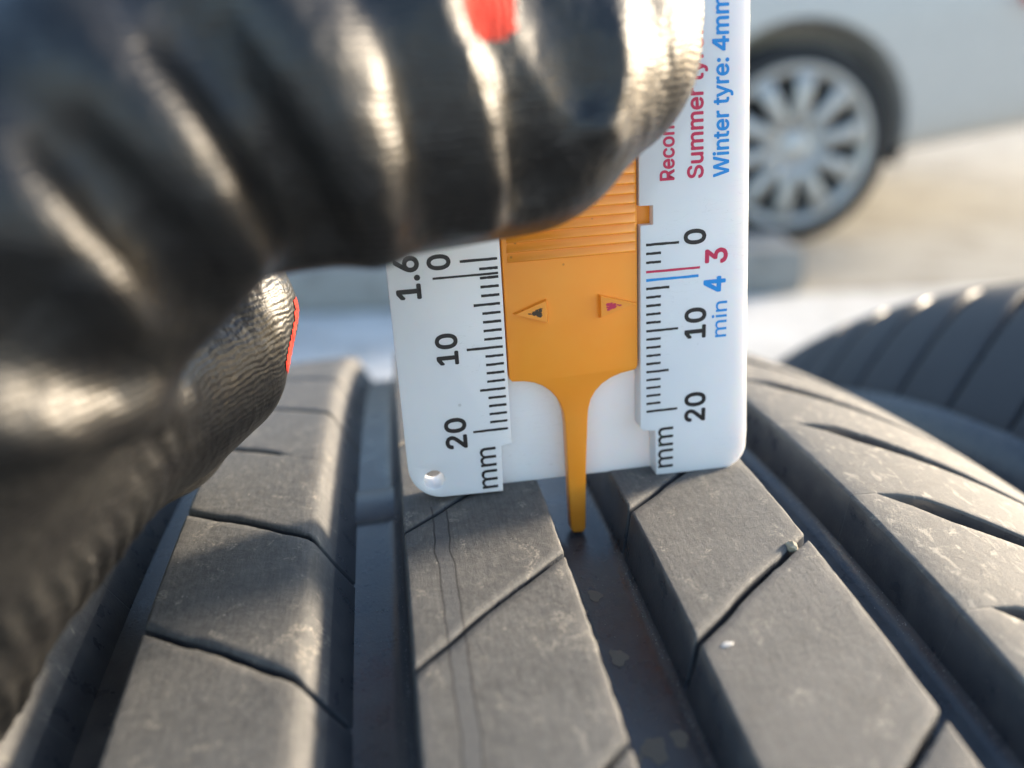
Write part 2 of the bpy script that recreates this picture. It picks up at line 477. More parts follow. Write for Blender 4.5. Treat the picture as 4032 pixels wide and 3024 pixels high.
RIBS = [
    # xl, xr, explicit sipes, gap, wallL, wallR, chL, chR, sipe wobble
    (-47.2, -31.2, [(-10.7, -12.6), (-6.41, -8.31), (-2.38, -4.22), (1.35, -.55), (4.9, 3.07), (9.2, 7.30)], .85, .9, 3.6, .25, 1.5),
    (-21.5, -4.75, [(-12.95, -10.47), (-8.47, -5.89), (-4.47, -1.95), (-.2, 2.35)], .75, .8, .8, .22, .36),
    (4.35, 21.55, [(-13.35, -10.85), (-8.78, -6.33), (-4.72, -2.20), (-.4, 2.1)], .85, .9, .9, .25, .36),
]
def build_tyre(name):
    root = empty(name)
    carcass('carcass', root)
    used = []
    for ri, (xl, xr, ex_, gap, wl_, wr_, cl_, cr_) in enumerate(RIBS):
        bs = rib_bounds(ex_, PITCH)
        def bound(k, ri=ri, bs=bs, xl=xl, xr=xr):
            a, b = bs[k]
            def fn(x):
                t = (x-xl)/(xr-xl)
                s = (a+(b-a)*t)*D2S
                # two small steps where the sipe jogs
                w = 0.0
                for c, h in ((.33, .22), (.68, -.25)):
                    w += h/(1+math.exp(-(t-c)*60))
                return s+w+sipe_wobble(x, k*3+ri, 1.0)
            return fn
        for k in range(len(bs)-1):
            b0, b1 = bound(k), bound(k+1)
            g0, g1 = gap, gap
            half0 = ri == 0 and abs(bs[k][0]-1.35) < .01
            half1 = ri == 0 and abs(bs[k+1][0]-1.35) < .01
            def gp(x, half): 
                if not half: return gap/2
                return gap/2*max(.03, min(1.0, (-36.8-x)/1.5))
            lo = lambda x, b0=b0, h=half0: b0(x)+gp(x, h)
            hi = lambda x, b1=b1, h=half1: b1(x)-gp(x, h)
            near = -17 < bs[k][0] < 9
            me = block_mesh('tread_block', xl, xr, lo, hi, 16 if near else 6, 20 if near else 6, wl_, wr_, cl_, cr_, 100*ri+k,
                            el=(lambda x: min(1.0, gp(x, True)/(gap/2))) if half0 else None, eh=(lambda x: min(1.0, gp(x, True)/(gap/2))) if half1 else None)
            link(bpy.data.objects.new('tread_block', me), root)
    # shoulder blocks with curved tapering slots
    for side in (1, -1):
        xa, xb = 30.2, 79.0
        a = -5.15-3.75*9
        angs = []
        while a < A1+4: angs.append(a); a += 3.75
        def centre(deg, side=side):
            def fn(x):
                u = max(0.0, x-34.5)
                return deg*D2S-u*.78+.004*u*u
            return fn
        def gapw(x):
            if x < 34.3: return 0.0
            u = x-34.3
            return 2.3*min(1.0, u/4.2)**.85*(1-.70*max(0.0, min(1.0, (u-6)/20)))
        seam = lambda x, side=side: max(0.0, min(1.0, ((x if side == 1 else 2*XC-x)-34.2)/1.2))
        for k in range(len(angs)-1):
            c0, c1 = centre(angs[k]), centre(angs[k+1])
            off = 0.0 if side == 1 else 1.3*D2S
            lo = lambda x, c0=c0: c0(x if side == 1 else 2*XC-x)+gapw(x if side == 1 else 2*XC-x)+off
            hi = lambda x, c1=c1: c1(x if side == 1 else 2*XC-x)-gapw(x if side == 1 else 2*XC-x)+off
            near = -17 < angs[k] < 12
            if side == 1: args = (xa, xb, lo, hi, 18 if near else 8, 14 if near else 5, .9, .6, .4, 1.0)
            else: args = (2*XC-xb, 2*XC-xa, lo, hi, 18 if near else 8, 14 if near else 5, .6, 3.4, 1.0, 1.5)
            me = block_mesh('shoulder_block', *args, 900+k+500*side, dep=7.6, el=seam, eh=seam)
            link(bpy.data.objects.new('shoulder_block', me), root)
    # the remaining ring, never in view from near the camera: continuous ribs
    v, f = [], []
    S = 120
    ang = np.linspace(A1+4, 360+A0-4, S)
    for (xl, xr) in [(r[0], r[1]) for r in RIBS]+[(30.2, 79.0), (2*XC-79.0, 2*XC-30.2)]:
        base = len(v)
        sec = [(xl-.8, rtop(xl)-7.6), (xl, rtop(xl)-.3)]+[(xl+(xr-xl)*q, rtop(xl+(xr-xl)*q)) for q in (.04, .2, .4, .6, .8, .96)]+[(xr, rtop(xr)-.3), (xr+.8, rtop(xr)-7.6)]
        m = len(sec)
        for aa in ang:
            for x, r in sec: v.append(polar(x, r, aa))
        for k in range(S-1):
            for i in range(m-1): f.append((base+k*m+i, base+k*m+i+1, base+(k+1)*m+i+1, base+(k+1)*m+i))
    mesh_obj('lower_tread', v, f, TREAD, root)
    # wear bars crossing the grooves
    for (xl, xr, deg) in ((-30.2, -21.9, -1.62), (-4.2, 3.7, 2.6), (22.2, 29.6, 2.6), (-30.2, -21.9, 19.0), (-4.2, 3.7, 21.0)):
        v, f = [], []
        n = 9
        prof = [(-.1, 7.3), (0.0, 7.02), (.15, 6.88), (9.0, 6.9), (9.3, 7.02), (9.4, 7.3)]
        for s, d in prof:
            for i in range(n):
                t = i/(n-1)
                lift = .35*(abs(2*t-1)**4)
                x = xl-.3+(xr-xl+.6)*t
                v.append(polar(x, rtop(x)-d+(lift if d < 7.1 else 0), deg+s/D2S))
        for j in range(len(prof)-1):
            for i in range(n-1): f.append((j*n+i, j*n+i+1, (j+1)*n+i+1, (j+1)*n+i))
        mesh_obj('wear_bar', v, f, GROOVE, root)
    # dried mud spots on the groove floor
    for (x, deg, w) in ((-1.2, -5.75, .85), (-3.4, -6.2, .8), (-3.3, -7.2, .9), (-1.2, -7.6, 1.0), (-1.0, -9.75, 1.25), (-3.2, -9.9, .9), (1.6, -9.6, .9)):
        n = 18
        v, f = [polar(x, rtop(x)-floor_depth(x-XC)+.05, deg)], []
        ph = random.uniform(0, 6)
        for i in range(n):
            t = 2*math.pi*i/n
            rr = w*(1+.16*math.sin(3*t+ph)+.10*math.sin(5*t+2*ph)+random.uniform(-.06, .06))
            xx = x+rr*math.cos(t)*.9
            v.append(polar(xx, rtop(xx)-floor_depth(xx-XC)+.04, deg+rr*math.sin(t)*1.15/D2S))
            f.append((0, i+1, (i+1) % n+1))
        mesh_obj('mud_spot', v, f, MUD, root)
    # fine grit collected along the groove corners
    gv, gf = [], []
    gr = np.random.default_rng(12)
    def grain(x, s, up, size):
        if up is None: up = floor_depth(x-XC)-abs(gr.normal(0, .05))
        P = Vector(polar(x, rtop(x)-up, s/D2S))
        b = len(gv)
        for q in ((1, 0, -.7), (-1, 0, -.7), (0, 1, .7), (0, -1, .7)):
            gv.append(P+Vector([qq*size*MM*gr.uniform(.5, 1.3) for qq in q]))
        gf.extend([(b, b+1, b+2), (b, b+3, b+1), (b, b+2, b+3), (b+1, b+3, b+2)])
    for xc, sp_, n in ((3.3, .35, 420), (29.2, .4, 380), (-22.4, .3, 200), (-3.9, .4, 90), (23, .7, 80), (-26, 2.5, 90), (0, 2.5, 90)):
        for _ in range(n):
            grain(xc+gr.normal(0, sp_), gr.uniform(-72, 4), None, gr.uniform(.03, .085))
    for _ in range(160):
        x = gr.choice([gr.uniform(-46, -33), gr.uniform(-20, -6), gr.uniform(6, 20), gr.uniform(32, 50)])
        grain(x, gr.uniform(-70, 0), 0.0, gr.uniform(.025, .07))
    tag(mesh_obj('grit', gv, gf, CHIP, root, smooth=False), kind='stuff')
    return root

def copy_tree(o, parent=None):
    c = o.copy()
    COL.objects.link(c)
    if parent is not None: c.parent = parent
    for ch in list(o.children): copy_tree(ch, c)
    return c

TAU = math.radians(-2.0)
tyre = build_tyre('car_tyre')
tyre2 = copy_tree(tyre)
tyre.location = (0, 0, TR*MM)
tyre.rotation_euler = (TAU, 0, 0)
tag(tyre, 'worn black tyre in the foreground with the depth gauge pressed into its groove', 'tyre', 'tyres standing side by side')
tyre2.location = (.2025, .006, TR*MM)
tyre2.rotation_euler = (TAU+math.radians(1.7), 0, 0)
tag(tyre2, 'blurred black tyre standing behind, right of the gauge, with diagonal shoulder slots', 'tyre', 'tyres standing side by side')

# the second tyre's tread gets a plain, darker colour
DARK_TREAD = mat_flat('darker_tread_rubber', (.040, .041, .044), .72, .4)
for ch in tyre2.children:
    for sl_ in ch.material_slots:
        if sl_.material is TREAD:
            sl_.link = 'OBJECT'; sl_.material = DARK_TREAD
for ch in list(tyre2.children):
    if ch.name.startswith('mud_spot'): bpy.data.objects.remove(ch)
# loose bits lodged in the tread
def pebble(name, x, deg, up, size, mat, seed, label, cat='stone'):
    bm = bmesh.new()
    bmesh.ops.create_icosphere(bm, subdivisions=2, radius=1.0)
    rs = np.random.default_rng(seed)
    ax = rs.normal(0, 1, (5, 3))
    for vv in bm.verts:
        d = sum(.16*math.sin(2.2*float(np.dot(a, vv.co))+i) for i, a in enumerate(ax))
        vv.co *= (1+d*.6)
        vv.co.x *= size[0]*MM; vv.co.y *= size[1]*MM; vv.co.z *= size[2]*MM
    o = bm_obj(name, bm, mat, smooth=False)
    P = Vector(polar(x, rtop(x)+up, deg))
    o.matrix_world = Matrix.Translation((0, 0, TR*MM)) @ Matrix.Rotation(TAU, 4, 'X') @ Matrix.Translation(P) @ Matrix.Rotation(math.radians(-deg), 4, 'X') @ Matrix.Rotation(seed*.7, 4, 'Z')
    return tag(o, label, cat)
pebble('pebble', 19.1, -6.62, -.15, (.75, .6, .6), STONE, 3, 'small tan pebble wedged in the slit of the rib right of the gauge')
pebble('rubber_flake', 6.8, -8.93, .05, (.6, .3, .08), CHIP, 5, 'pale flat flake lying on the rib at the end of a slit', 'flake')
pebble('grit_grain', 24.9, -11.05, -DEP+.3, (.45, .4, .35), CHIP, 8, 'white grain of grit on the floor of the right groove', 'grit')

# ---------------------------------------------------------------- tread depth gauge
GM = Matrix(GAUGE_M)
gauge = empty('tread_depth_gauge', mat=GM)
tag(gauge, 'white and orange plastic tyre tread depth gauge with millimetre scales', 'gauge')

def arc(cx_, cz_, r, a0, a1, n=7):
    return [(cx_+r*math.cos(math.radians(a0+(a1-a0)*i/(n-1))), cz_+r*math.sin(math.radians(a0+(a1-a0)*i/(n-1)))) for i in range(n)]

def plate(name, outline, y0, y1, mat, parent, bev=.18, hole=None, smooth=True):
    """extrude an outline (x, z in mm) from y0 (front) to y1 (back), rounded edges, optional round hole"""
    bm = bmesh.new()
    def loop(pts, y): return [bm.verts.new((x*MM, y*MM, z*MM)) for x, z in pts]
    lo, hi = loop(outline, y0), loop(outline, y1)
    n = len(outline)
    fr = [bm.edges.new((lo[i], lo[(i+1) % n])) for i in range(n)]
    bk = [bm.edges.new((hi[i], hi[(i+1) % n])) for i in range(n)]
    for i in range(n): bm.faces.new((lo[i], lo[(i+1) % n], hi[(i+1) % n], hi[i]))
    if hole:
        hx, hz, hr = hole
        hp = [(hx+hr*math.cos(2*math.pi*i/28), hz+hr*math.sin(2*math.pi*i/28)) for i in range(28)]
        l2, h2 = loop(hp, y0), loop(hp, y1)
        fr += [bm.edges.new((l2[i], l2[(i+1) % 28])) for i in range(28)]
        bk += [bm.edges.new((h2[i], h2[(i+1) % 28])) for i in range(28)]
        for i in range(28): bm.faces.new((l2[i], h2[i], h2[(i+1) % 28], l2[(i+1) % 28]))
    bmesh.ops.triangle_fill(bm, edges=fr, use_beauty=True)
    bmesh.ops.triangle_fill(bm, edges=bk, use_beauty=True)
    bmesh.ops.recalc_face_normals(bm, faces=bm.faces[:])
    o = bm_obj(name, bm, mat, parent)
    if bev:
        b = o.modifiers.new('b', 'BEVEL'); b.width = bev*MM; b.segments = 3; b.limit_method = 'ANGLE'; b.angle_limit = math.radians(50)
        apply_mods(o)
    me = o.data
    me.shade_smooth()
    me.set_sharp_from_angle(angle=math.radians(38))
    return o

# back plate (the recessed white web behind the slider)
TOPZ = 44.0
bp = plate('back_plate', [(-12, -28.25), (12.5, -28.6), (13.5, TOPZ-2), (-12, TOPZ-2)], 2.35, 3.5, WHITE, gauge, .12)
# left bar
left = [(-8.0, TOPZ), (-18.3, TOPZ)]+arc(-18.3, TOPZ-2.1, 2.1, 90, 180)[1:]+[(-20.42, 0.0), (-20.48, -23.2)]+arc(-16.3, -23.7, 4.15, 182, 262, 9)+[(-9.5, -28.05), (-9.38, -22.25), (-8.1, -22.0)]
plate('scale_bar', left, 0.0, 3.4, WHITE, gauge, .28, hole=(-17.55, -25.45, 1.2))
right = [(7.6, TOPZ), (7.6, 4.35), (9.2, 4.3), (9.2, 2.2), (7.75, 2.2), (7.65, -21.9), (8.0, -22.45), (9.5, -22.6), (9.65, -28.5), (17.4, -28.75)]+arc(18.1, -25.75, 3.05, 284, 362, 9)+[(21.18, -24.0), (20.75, -12), (20.4, 0.8), (20.1, 10.6), (19.6, 24.4), (19.0, TOPZ-2), (17.5, TOPZ)]
plate('scale_bar', right, 0.0, 3.4, WHITE, gauge, .28)
# orange slider
sl = [(7.45, 30.0), (-7.85, 30.0), (-7.85, -14.1), (-7.5, -14.5), (-6.2, -14.6), (-5.0, -14.9), (-4.0, -15.4), (-3.1, -16.15), (-2.45, -17.0), (-1.95, -18.0), (-1.62, -19.2), (-1.48, -20.6), (-1.38, -27), (-1.30, -34.7), (-1.0, -35.2), (.35, -35.3), (.62, -34.8), (.86, -27), (1.25, -20.3), (1.38, -18.9), (1.72, -17.7), (2.3, -16.75), (3.1, -15.95), (4.2, -15.3), (5.4, -14.9), (6.8, -14.7), (7.25, -14.6), (7.45, -14.2)]
slider = plate('slider', sl, .32, 2.15, ORANGE, gauge, .22)
# tab of the slider seen through the notch
plate('slider_tab', [(7.3, 4.6), (9.6, 4.6), (9.6, 1.9), (7.3, 1.9)], 1.25, 2.1, ORANGE, slider, .1)
# grip ridges: a row of moulded half-round bars
nr = 16
for k in range(nr):
    z = -.15+1.06*k
    pr = []
    m = 7
    v, f = [], []
    for xi, x in enumerate((-7.3, -7.15, 7.1, 7.25)):
        for i in range(m):
            hgt = (.30 if xi in (1, 2) else .03)
            zz, hh = ((-.5, 0.0), (-.47, .7), (-.40, .97), (-.33, 1.0), (-.25, .93), (.2, .35), (.5, .02))[i]
            v.append((x*MM, (.335-hgt*hh)*MM, (z+zz*1.04)*MM))
    for xi in range(3):
        for i in range(m-1): f.append((xi*m+i, xi*m+i+1, (xi+1)*m+i+1, (xi+1)*m+i))
    mesh_obj('grip_ridge', v, f, ORANGE, slider)
# pointer triangles, raised, with rubbed-off ink on their faces
def pointer(pts, ink, seed):
    bm = bmesh.new()
    cxm = sum(p[0] for p in pts)/3; czm = sum(p[1] for p in pts)/3
    b0 = [bm.verts.new((x*MM, .34*MM, z*MM)) for x, z in pts]
    t0 = [bm.verts.new(((cxm+(x-cxm)*.88)*MM, -.20*MM, (czm+(z-czm)*.88)*MM)) for x, z in pts]
    bm.faces.new(t0)
    for i in range(3): bm.faces.new((b0[i], b0[(i+1) % 3], t0[(i+1) % 3], t0[i]))
    o = bm_obj('pointer', bm, ORANGE, slider)
    rs = np.random.default_rng(seed)
    v, f = [], []
    for _ in range(44):
        a, b = rs.random(2)
        if a+b > 1: a, b = 1-a, 1-b
        a, b = .20+a*.36, .24+b*.36
        if a+b > .93: continue
        c = 1-a-b
        x = a*pts[1][0]+b*pts[2][0]+c*pts[0][0]; z = a*pts[1][1]+b*pts[2][1]+c*pts[0][1]
        n = 7; base = len(v)
        for i in range(n):
            t = 2*math.pi*i/n
            r = rs.uniform(.06, .2)
            v.append(((x+r*1.5*math.cos(t))*MM, -.212*MM-_*2e-7, (z+r*.7*math.sin(t))*MM))
        f.append(tuple(range(base, base+n)))
    mesh_obj('ink_remains', v, f, ink, o, smooth=False)
    return o
pointer([(-7.1, -6.43), (-3.15, -5.05), (-3.05, -7.85)], mat_print('brown_ink', (.05, .03, .012)), 3)
pointer([(7.3, -6.5), (2.85, -5.1), (2.85, -7.9)], RED_INK, 8)

# printed scales
def ticks(name, boxes, mat, slope=0.0):
    v, f = [], []
    for x0, x1, z, th in boxes:
        b = len(v)
        n = 8
        for i in range(n+1):
            x = x0+(x1-x0)*i/n
            for s in (-1, 1):
                v.append((x*MM, -.012*MM, (z+s*th/2+random.uniform(-.018, .018))*MM))
        for i in range(n): f.append((b+2*i, b+2*i+1, b+2*i+3, b+2*i+2))
    return mesh_obj(name, v, f, mat, gauge, smooth=False)
bx = []
for k in range(21):
    ln = 4.1 if k % 10 == 0 else (2.95 if k % 5 == 0 else 2.05)
    bx.append((-8.42-ln, -8.42, -k, .30))
bx.append((-15.6, -8.42, -1.6, .27))
ticks('tick_marks', bx, INK)
bx = []
for k in range(21):
    if k in (3, 4): continue
    ln = 3.85 if k % 10 == 0 else (2.75 if k % 5 == 0 else 1.75)
    bx.append((8.38, 8.38+ln, -k, .29))
ticks('tick_marks', bx, INK)
ticks('tick_mark', [(8.38, 14.75, -3.07, .27)], RED_INK)
ticks('tick_mark', [(8.38, 14.6, -4.02, .30)], BLUE_INK)

GLYPHS = {
    '0': (0.453, [(0.227,-0.007),(0.191,-0.003),(0.158,0.007),(0.130,0.024),(0.105,0.048),(0.085,0.077),(0.069,0.113),(0.057,0.155),(0.050,0.202),(0.048,0.254),(0.050,0.306),(0.057,0.353),(0.069,0.395),(0.085,0.431),(0.106,0.461),(0.130,0.484),(0.159,0.502),(0.191,0.512),(0.227,0.516),(0.262,0.512),(0.295,0.502),(0.323,0.484),(0.348,0.461),(0.368,0.431),(0.384,0.395),(0.396,0.353),(0.403,0.306),(0.405,0.254),(0.403,0.202),(0.396,0.155),(0.384,0.113),(0.368,0.077),(0.348,0.048),(0.323,0.024),(0.295,0.007),(0.263,-0.003),(0.227,0.050),(0.250,0.052),(0.271,0.060),(0.290,0.074),(0.306,0.092),(0.320,0.116),(0.330,0.144),(0.338,0.176),(0.342,0.213),(0.344,0.254),(0.342,0.295),(0.338,0.332),(0.330,0.365),(0.320,0.393),(0.306,0.416),(0.290,0.435),(0.271,0.449),(0.250,0.457),(0.227,0.460),(0.203,0.457),(0.182,0.449),(0.163,0.435),(0.147,0.416),(0.134,0.393),(0.123,0.365),(0.115,0.332),(0.111,0.295),(0.109,0.254),(0.111,0.213),(0.115,0.176),(0.123,0.144),(0.134,0.116),(0.147,0.092),(0.163,0.074),(0.182,0.060),(0.203,0.052)], [(17,19,18),(16,19,17),(16,20,19),(15,20,16),(15,21,20),(14,21,15),(14,22,21),(14,54,22),(54,53,22),(53,23,22),(13,55,14),(55,54,14),(13,56,55),(52,23,53),(13,57,56),(51,23,52),(13,58,57),(50,23,51),(50,24,23),(12,58,13),(12,59,58),(49,24,50),(11,59,12),(49,25,24),(11,60,59),(48,25,49),(11,61,60),(47,25,48),(10,61,11),(47,26,25),(10,62,61),(46,26,47),(9,62,10),(46,27,26),(9,63,62),(45,27,46),(8,63,9),(8,64,63),(44,27,45),(44,28,27),(8,65,64),(43,28,44),(7,65,8),(43,29,28),(7,66,65),(42,29,43),(6,66,7),(42,30,29),(6,67,66),(41,30,42),(40,30,41),(6,68,67),(5,68,6),(40,31,30),(5,69,68),(39,31,40),(39,32,31),(4,69,5),(4,70,69),(38,32,39),(4,71,70),(37,32,38),(36,32,37),(4,36,71),(4,32,36),(4,33,32),(3,33,4),(2,33,3),(2,34,33),(2,35,34),(1,35,2),(1,0,35)]),
    '1': (0.453, [(0.076,0.000),(0.076,0.055),(0.391,0.055),(0.391,0.000),(0.276,0.509),(0.276,0.000),(0.212,0.000),(0.212,0.448),(0.209,0.448),(0.086,0.358),(0.086,0.427),(0.198,0.509)], [(10,4,11),(10,8,4),(8,7,4),(7,5,4),(10,9,8),(6,5,7),(0,2,1),(0,3,2)]),
    '2': (0.453, [(0.064,0.000),(0.064,0.047),(0.234,0.229),(0.252,0.248),(0.268,0.266),(0.282,0.282),(0.294,0.298),(0.303,0.312),(0.311,0.327),(0.316,0.341),(0.319,0.356),(0.320,0.371),(0.319,0.389),(0.315,0.405),(0.308,0.419),(0.298,0.431),(0.287,0.441),(0.273,0.449),(0.258,0.455),(0.241,0.458),(0.224,0.460),(0.205,0.458),(0.188,0.454),(0.172,0.447),(0.159,0.438),(0.148,0.427),(0.139,0.413),(0.132,0.398),(0.128,0.381),(0.127,0.362),(0.066,0.362),(0.068,0.391),(0.075,0.418),(0.086,0.442),(0.102,0.464),(0.121,0.482),(0.143,0.496),(0.168,0.507),(0.196,0.513),(0.225,0.516),(0.254,0.513),(0.281,0.507),(0.306,0.497),(0.328,0.482),(0.346,0.465),(0.361,0.445),(0.372,0.423),(0.379,0.398),(0.381,0.372),(0.380,0.354),(0.377,0.336),(0.371,0.318),(0.363,0.299),(0.351,0.280),(0.336,0.259),(0.317,0.235),(0.294,0.209),(0.267,0.180),(0.153,0.060),(0.153,0.057),(0.389,0.057),(0.389,0.000)], [(38,40,39),(38,41,40),(37,41,38),(37,42,41),(36,42,37),(36,43,42),(35,43,36),(35,44,43),(34,44,35),(34,20,44),(20,19,44),(19,45,44),(33,21,34),(21,20,34),(18,45,19),(33,22,21),(17,45,18),(33,23,22),(16,45,17),(33,24,23),(16,46,45),(32,24,33),(15,46,16),(32,25,24),(14,46,15),(32,26,25),(14,47,46),(13,47,14),(31,26,32),(31,27,26),(12,47,13),(12,48,47),(31,28,27),(30,28,31),(11,48,12),(30,29,28),(11,49,48),(10,49,11),(9,49,10),(9,50,49),(8,50,9),(8,51,50),(7,51,8),(7,52,51),(6,52,7),(6,53,52),(5,53,6),(4,53,5),(4,54,53),(3,54,4),(3,55,54),(2,55,3),(2,56,55),(1,56,2),(1,57,56),(1,58,57),(1,59,58),(1,60,59),(1,61,60),(0,61,1)]),
    '3': (0.453, [(0.218,-0.007),(0.188,-0.005),(0.159,0.001),(0.133,0.010),(0.108,0.022),(0.088,0.038),(0.070,0.057),(0.057,0.079),(0.048,0.104),(0.044,0.132),(0.109,0.132),(0.112,0.115),(0.118,0.100),(0.126,0.087),(0.137,0.076),(0.150,0.066),(0.165,0.059),(0.182,0.054),(0.200,0.051),(0.219,0.050),(0.239,0.051),(0.258,0.055),(0.275,0.061),(0.291,0.069),(0.304,0.080),(0.315,0.093),(0.323,0.108),(0.328,0.125),(0.329,0.145),(0.328,0.163),(0.323,0.180),(0.316,0.196),(0.306,0.211),(0.292,0.223),(0.275,0.234),(0.254,0.241),(0.229,0.246),(0.201,0.248),(0.157,0.248),(0.157,0.299),(0.288,0.448),(0.288,0.452),(0.070,0.452),(0.070,0.509),(0.372,0.509),(0.372,0.461),(0.211,0.278),(0.211,0.289),(0.247,0.290),(0.279,0.286),(0.308,0.276),(0.333,0.262),(0.354,0.244),(0.371,0.222),(0.383,0.198),(0.391,0.173),(0.393,0.145),(0.390,0.116),(0.383,0.090),(0.370,0.066),(0.354,0.045),(0.333,0.027),(0.309,0.012),(0.281,0.002),(0.251,-0.005)], [(42,44,43),(42,45,44),(42,41,45),(41,40,45),(40,46,45),(39,47,40),(47,46,40),(38,47,39),(47,49,48),(38,49,47),(38,50,49),(38,51,50),(38,37,51),(37,52,51),(36,52,37),(35,52,36),(35,53,52),(34,53,35),(33,53,34),(32,53,33),(32,54,53),(31,54,32),(31,55,54),(30,55,31),(29,55,30),(29,56,55),(28,56,29),(27,56,28),(27,57,56),(8,10,9),(8,11,10),(26,57,27),(26,58,57),(8,12,11),(25,58,26),(7,12,8),(7,13,12),(24,58,25),(24,59,58),(7,14,13),(23,59,24),(6,14,7),(6,15,14),(22,59,23),(6,16,15),(22,60,59),(21,60,22),(6,17,16),(5,17,6),(20,60,21),(5,18,17),(19,60,20),(5,19,18),(5,60,19),(5,61,60),(4,61,5),(4,62,61),(3,62,4),(3,63,62),(2,63,3),(2,64,63),(1,64,2),(1,0,64)]),
    '4': (0.453, [(.015,.185),(.105,.185),(.27,.425),(.27,.515),(.245,.515),(.27,0),(.345,0),(.345,.515),(.015,.115),(.27,.115),(.27,.185),(.43,.115),(.43,.185),(.345,.185),(.345,.115)], [(0,1,2,3,4),(5,6,7,3),(8,9,10,0),(14,11,12,13)]),
    '6': (0.453, [(0.226,-0.007),(0.196,-0.004),(0.168,0.003),(0.142,0.015),(0.119,0.031),(0.100,0.051),(0.084,0.074),(0.073,0.101),(0.066,0.130),(0.064,0.162),(0.065,0.187),(0.071,0.212),(0.080,0.239),(0.093,0.268),(0.112,0.302),(0.137,0.340),(0.252,0.509),(0.322,0.509),(0.151,0.261),(0.145,0.261),(0.151,0.270),(0.157,0.279),(0.165,0.288),(0.174,0.295),(0.184,0.302),(0.196,0.307),(0.208,0.311),(0.221,0.313),(0.235,0.314),(0.265,0.312),(0.291,0.305),(0.316,0.295),(0.337,0.280),(0.355,0.262),(0.370,0.240),(0.380,0.215),(0.387,0.187),(0.389,0.157),(0.387,0.127),(0.379,0.098),(0.368,0.073),(0.352,0.050),(0.333,0.030),(0.310,0.014),(0.284,0.003),(0.257,-0.004),(0.226,0.048),(0.245,0.050),(0.263,0.055),(0.279,0.063),(0.293,0.073),(0.304,0.086),(0.314,0.101),(0.322,0.119),(0.326,0.137),(0.327,0.157),(0.326,0.178),(0.322,0.196),(0.314,0.213),(0.304,0.228),(0.293,0.241),(0.279,0.251),(0.263,0.259),(0.245,0.264),(0.226,0.265),(0.207,0.264),(0.190,0.259),(0.174,0.252),(0.160,0.241),(0.148,0.229),(0.138,0.214),(0.131,0.197),(0.126,0.179),(0.125,0.158),(0.126,0.138),(0.131,0.119),(0.138,0.102),(0.148,0.086),(0.160,0.073),(0.174,0.063),(0.190,0.055),(0.207,0.050)], [(15,17,16),(15,23,17),(23,18,17),(14,23,15),(27,29,28),(26,29,27),(26,30,29),(25,30,26),(24,30,25),(24,31,30),(13,23,14),(23,31,24),(13,22,23),(18,31,23),(18,32,31),(13,21,22),(18,64,32),(64,33,32),(13,20,21),(13,19,20),(12,19,13),(18,65,64),(63,33,64),(18,66,65),(62,33,63),(62,34,33),(12,18,19),(12,66,18),(12,67,66),(61,34,62),(12,68,67),(60,34,61),(12,69,68),(59,34,60),(59,35,34),(11,69,12),(11,70,69),(58,35,59),(58,36,35),(11,71,70),(57,36,58),(10,71,11),(10,72,71),(56,36,57),(56,37,36),(9,72,10),(9,73,72),(55,37,56),(8,73,9),(8,74,73),(54,37,55),(54,38,37),(8,75,74),(53,38,54),(7,75,8),(53,39,38),(7,76,75),(52,39,53),(7,77,76),(51,39,52),(6,77,7),(51,40,39),(6,78,77),(50,40,51),(5,78,6),(5,79,78),(49,40,50),(49,41,40),(5,80,79),(48,41,49),(5,81,80),(47,41,48),(4,81,5),(4,46,81),(46,41,47),(46,42,41),(4,42,46),(3,42,4),(3,43,42),(2,43,3),(2,44,43),(1,44,2),(1,45,44),(0,45,1)]),
    '.': (0.188, [(0.095,-0.004),(0.083,-0.003),(0.073,0.001),(0.063,0.009),(0.055,0.018),(0.051,0.029),(0.050,0.041),(0.051,0.053),(0.055,0.064),(0.063,0.073),(0.073,0.081),(0.083,0.085),(0.095,0.087),(0.107,0.085),(0.118,0.081),(0.128,0.073),(0.135,0.064),(0.140,0.053),(0.141,0.041),(0.140,0.029),(0.135,0.018),(0.128,0.009),(0.118,0.001),(0.107,-0.003)], [(11,13,12),(10,13,11),(10,14,13),(10,15,14),(9,15,10),(8,15,9),(8,16,15),(7,16,8),(7,17,16),(6,17,7),(6,18,17),(5,18,6),(5,19,18),(4,19,5),(4,20,19),(3,20,4),(3,21,20),(2,21,3),(2,22,21),(1,22,2),(1,23,22),(0,23,1)]),
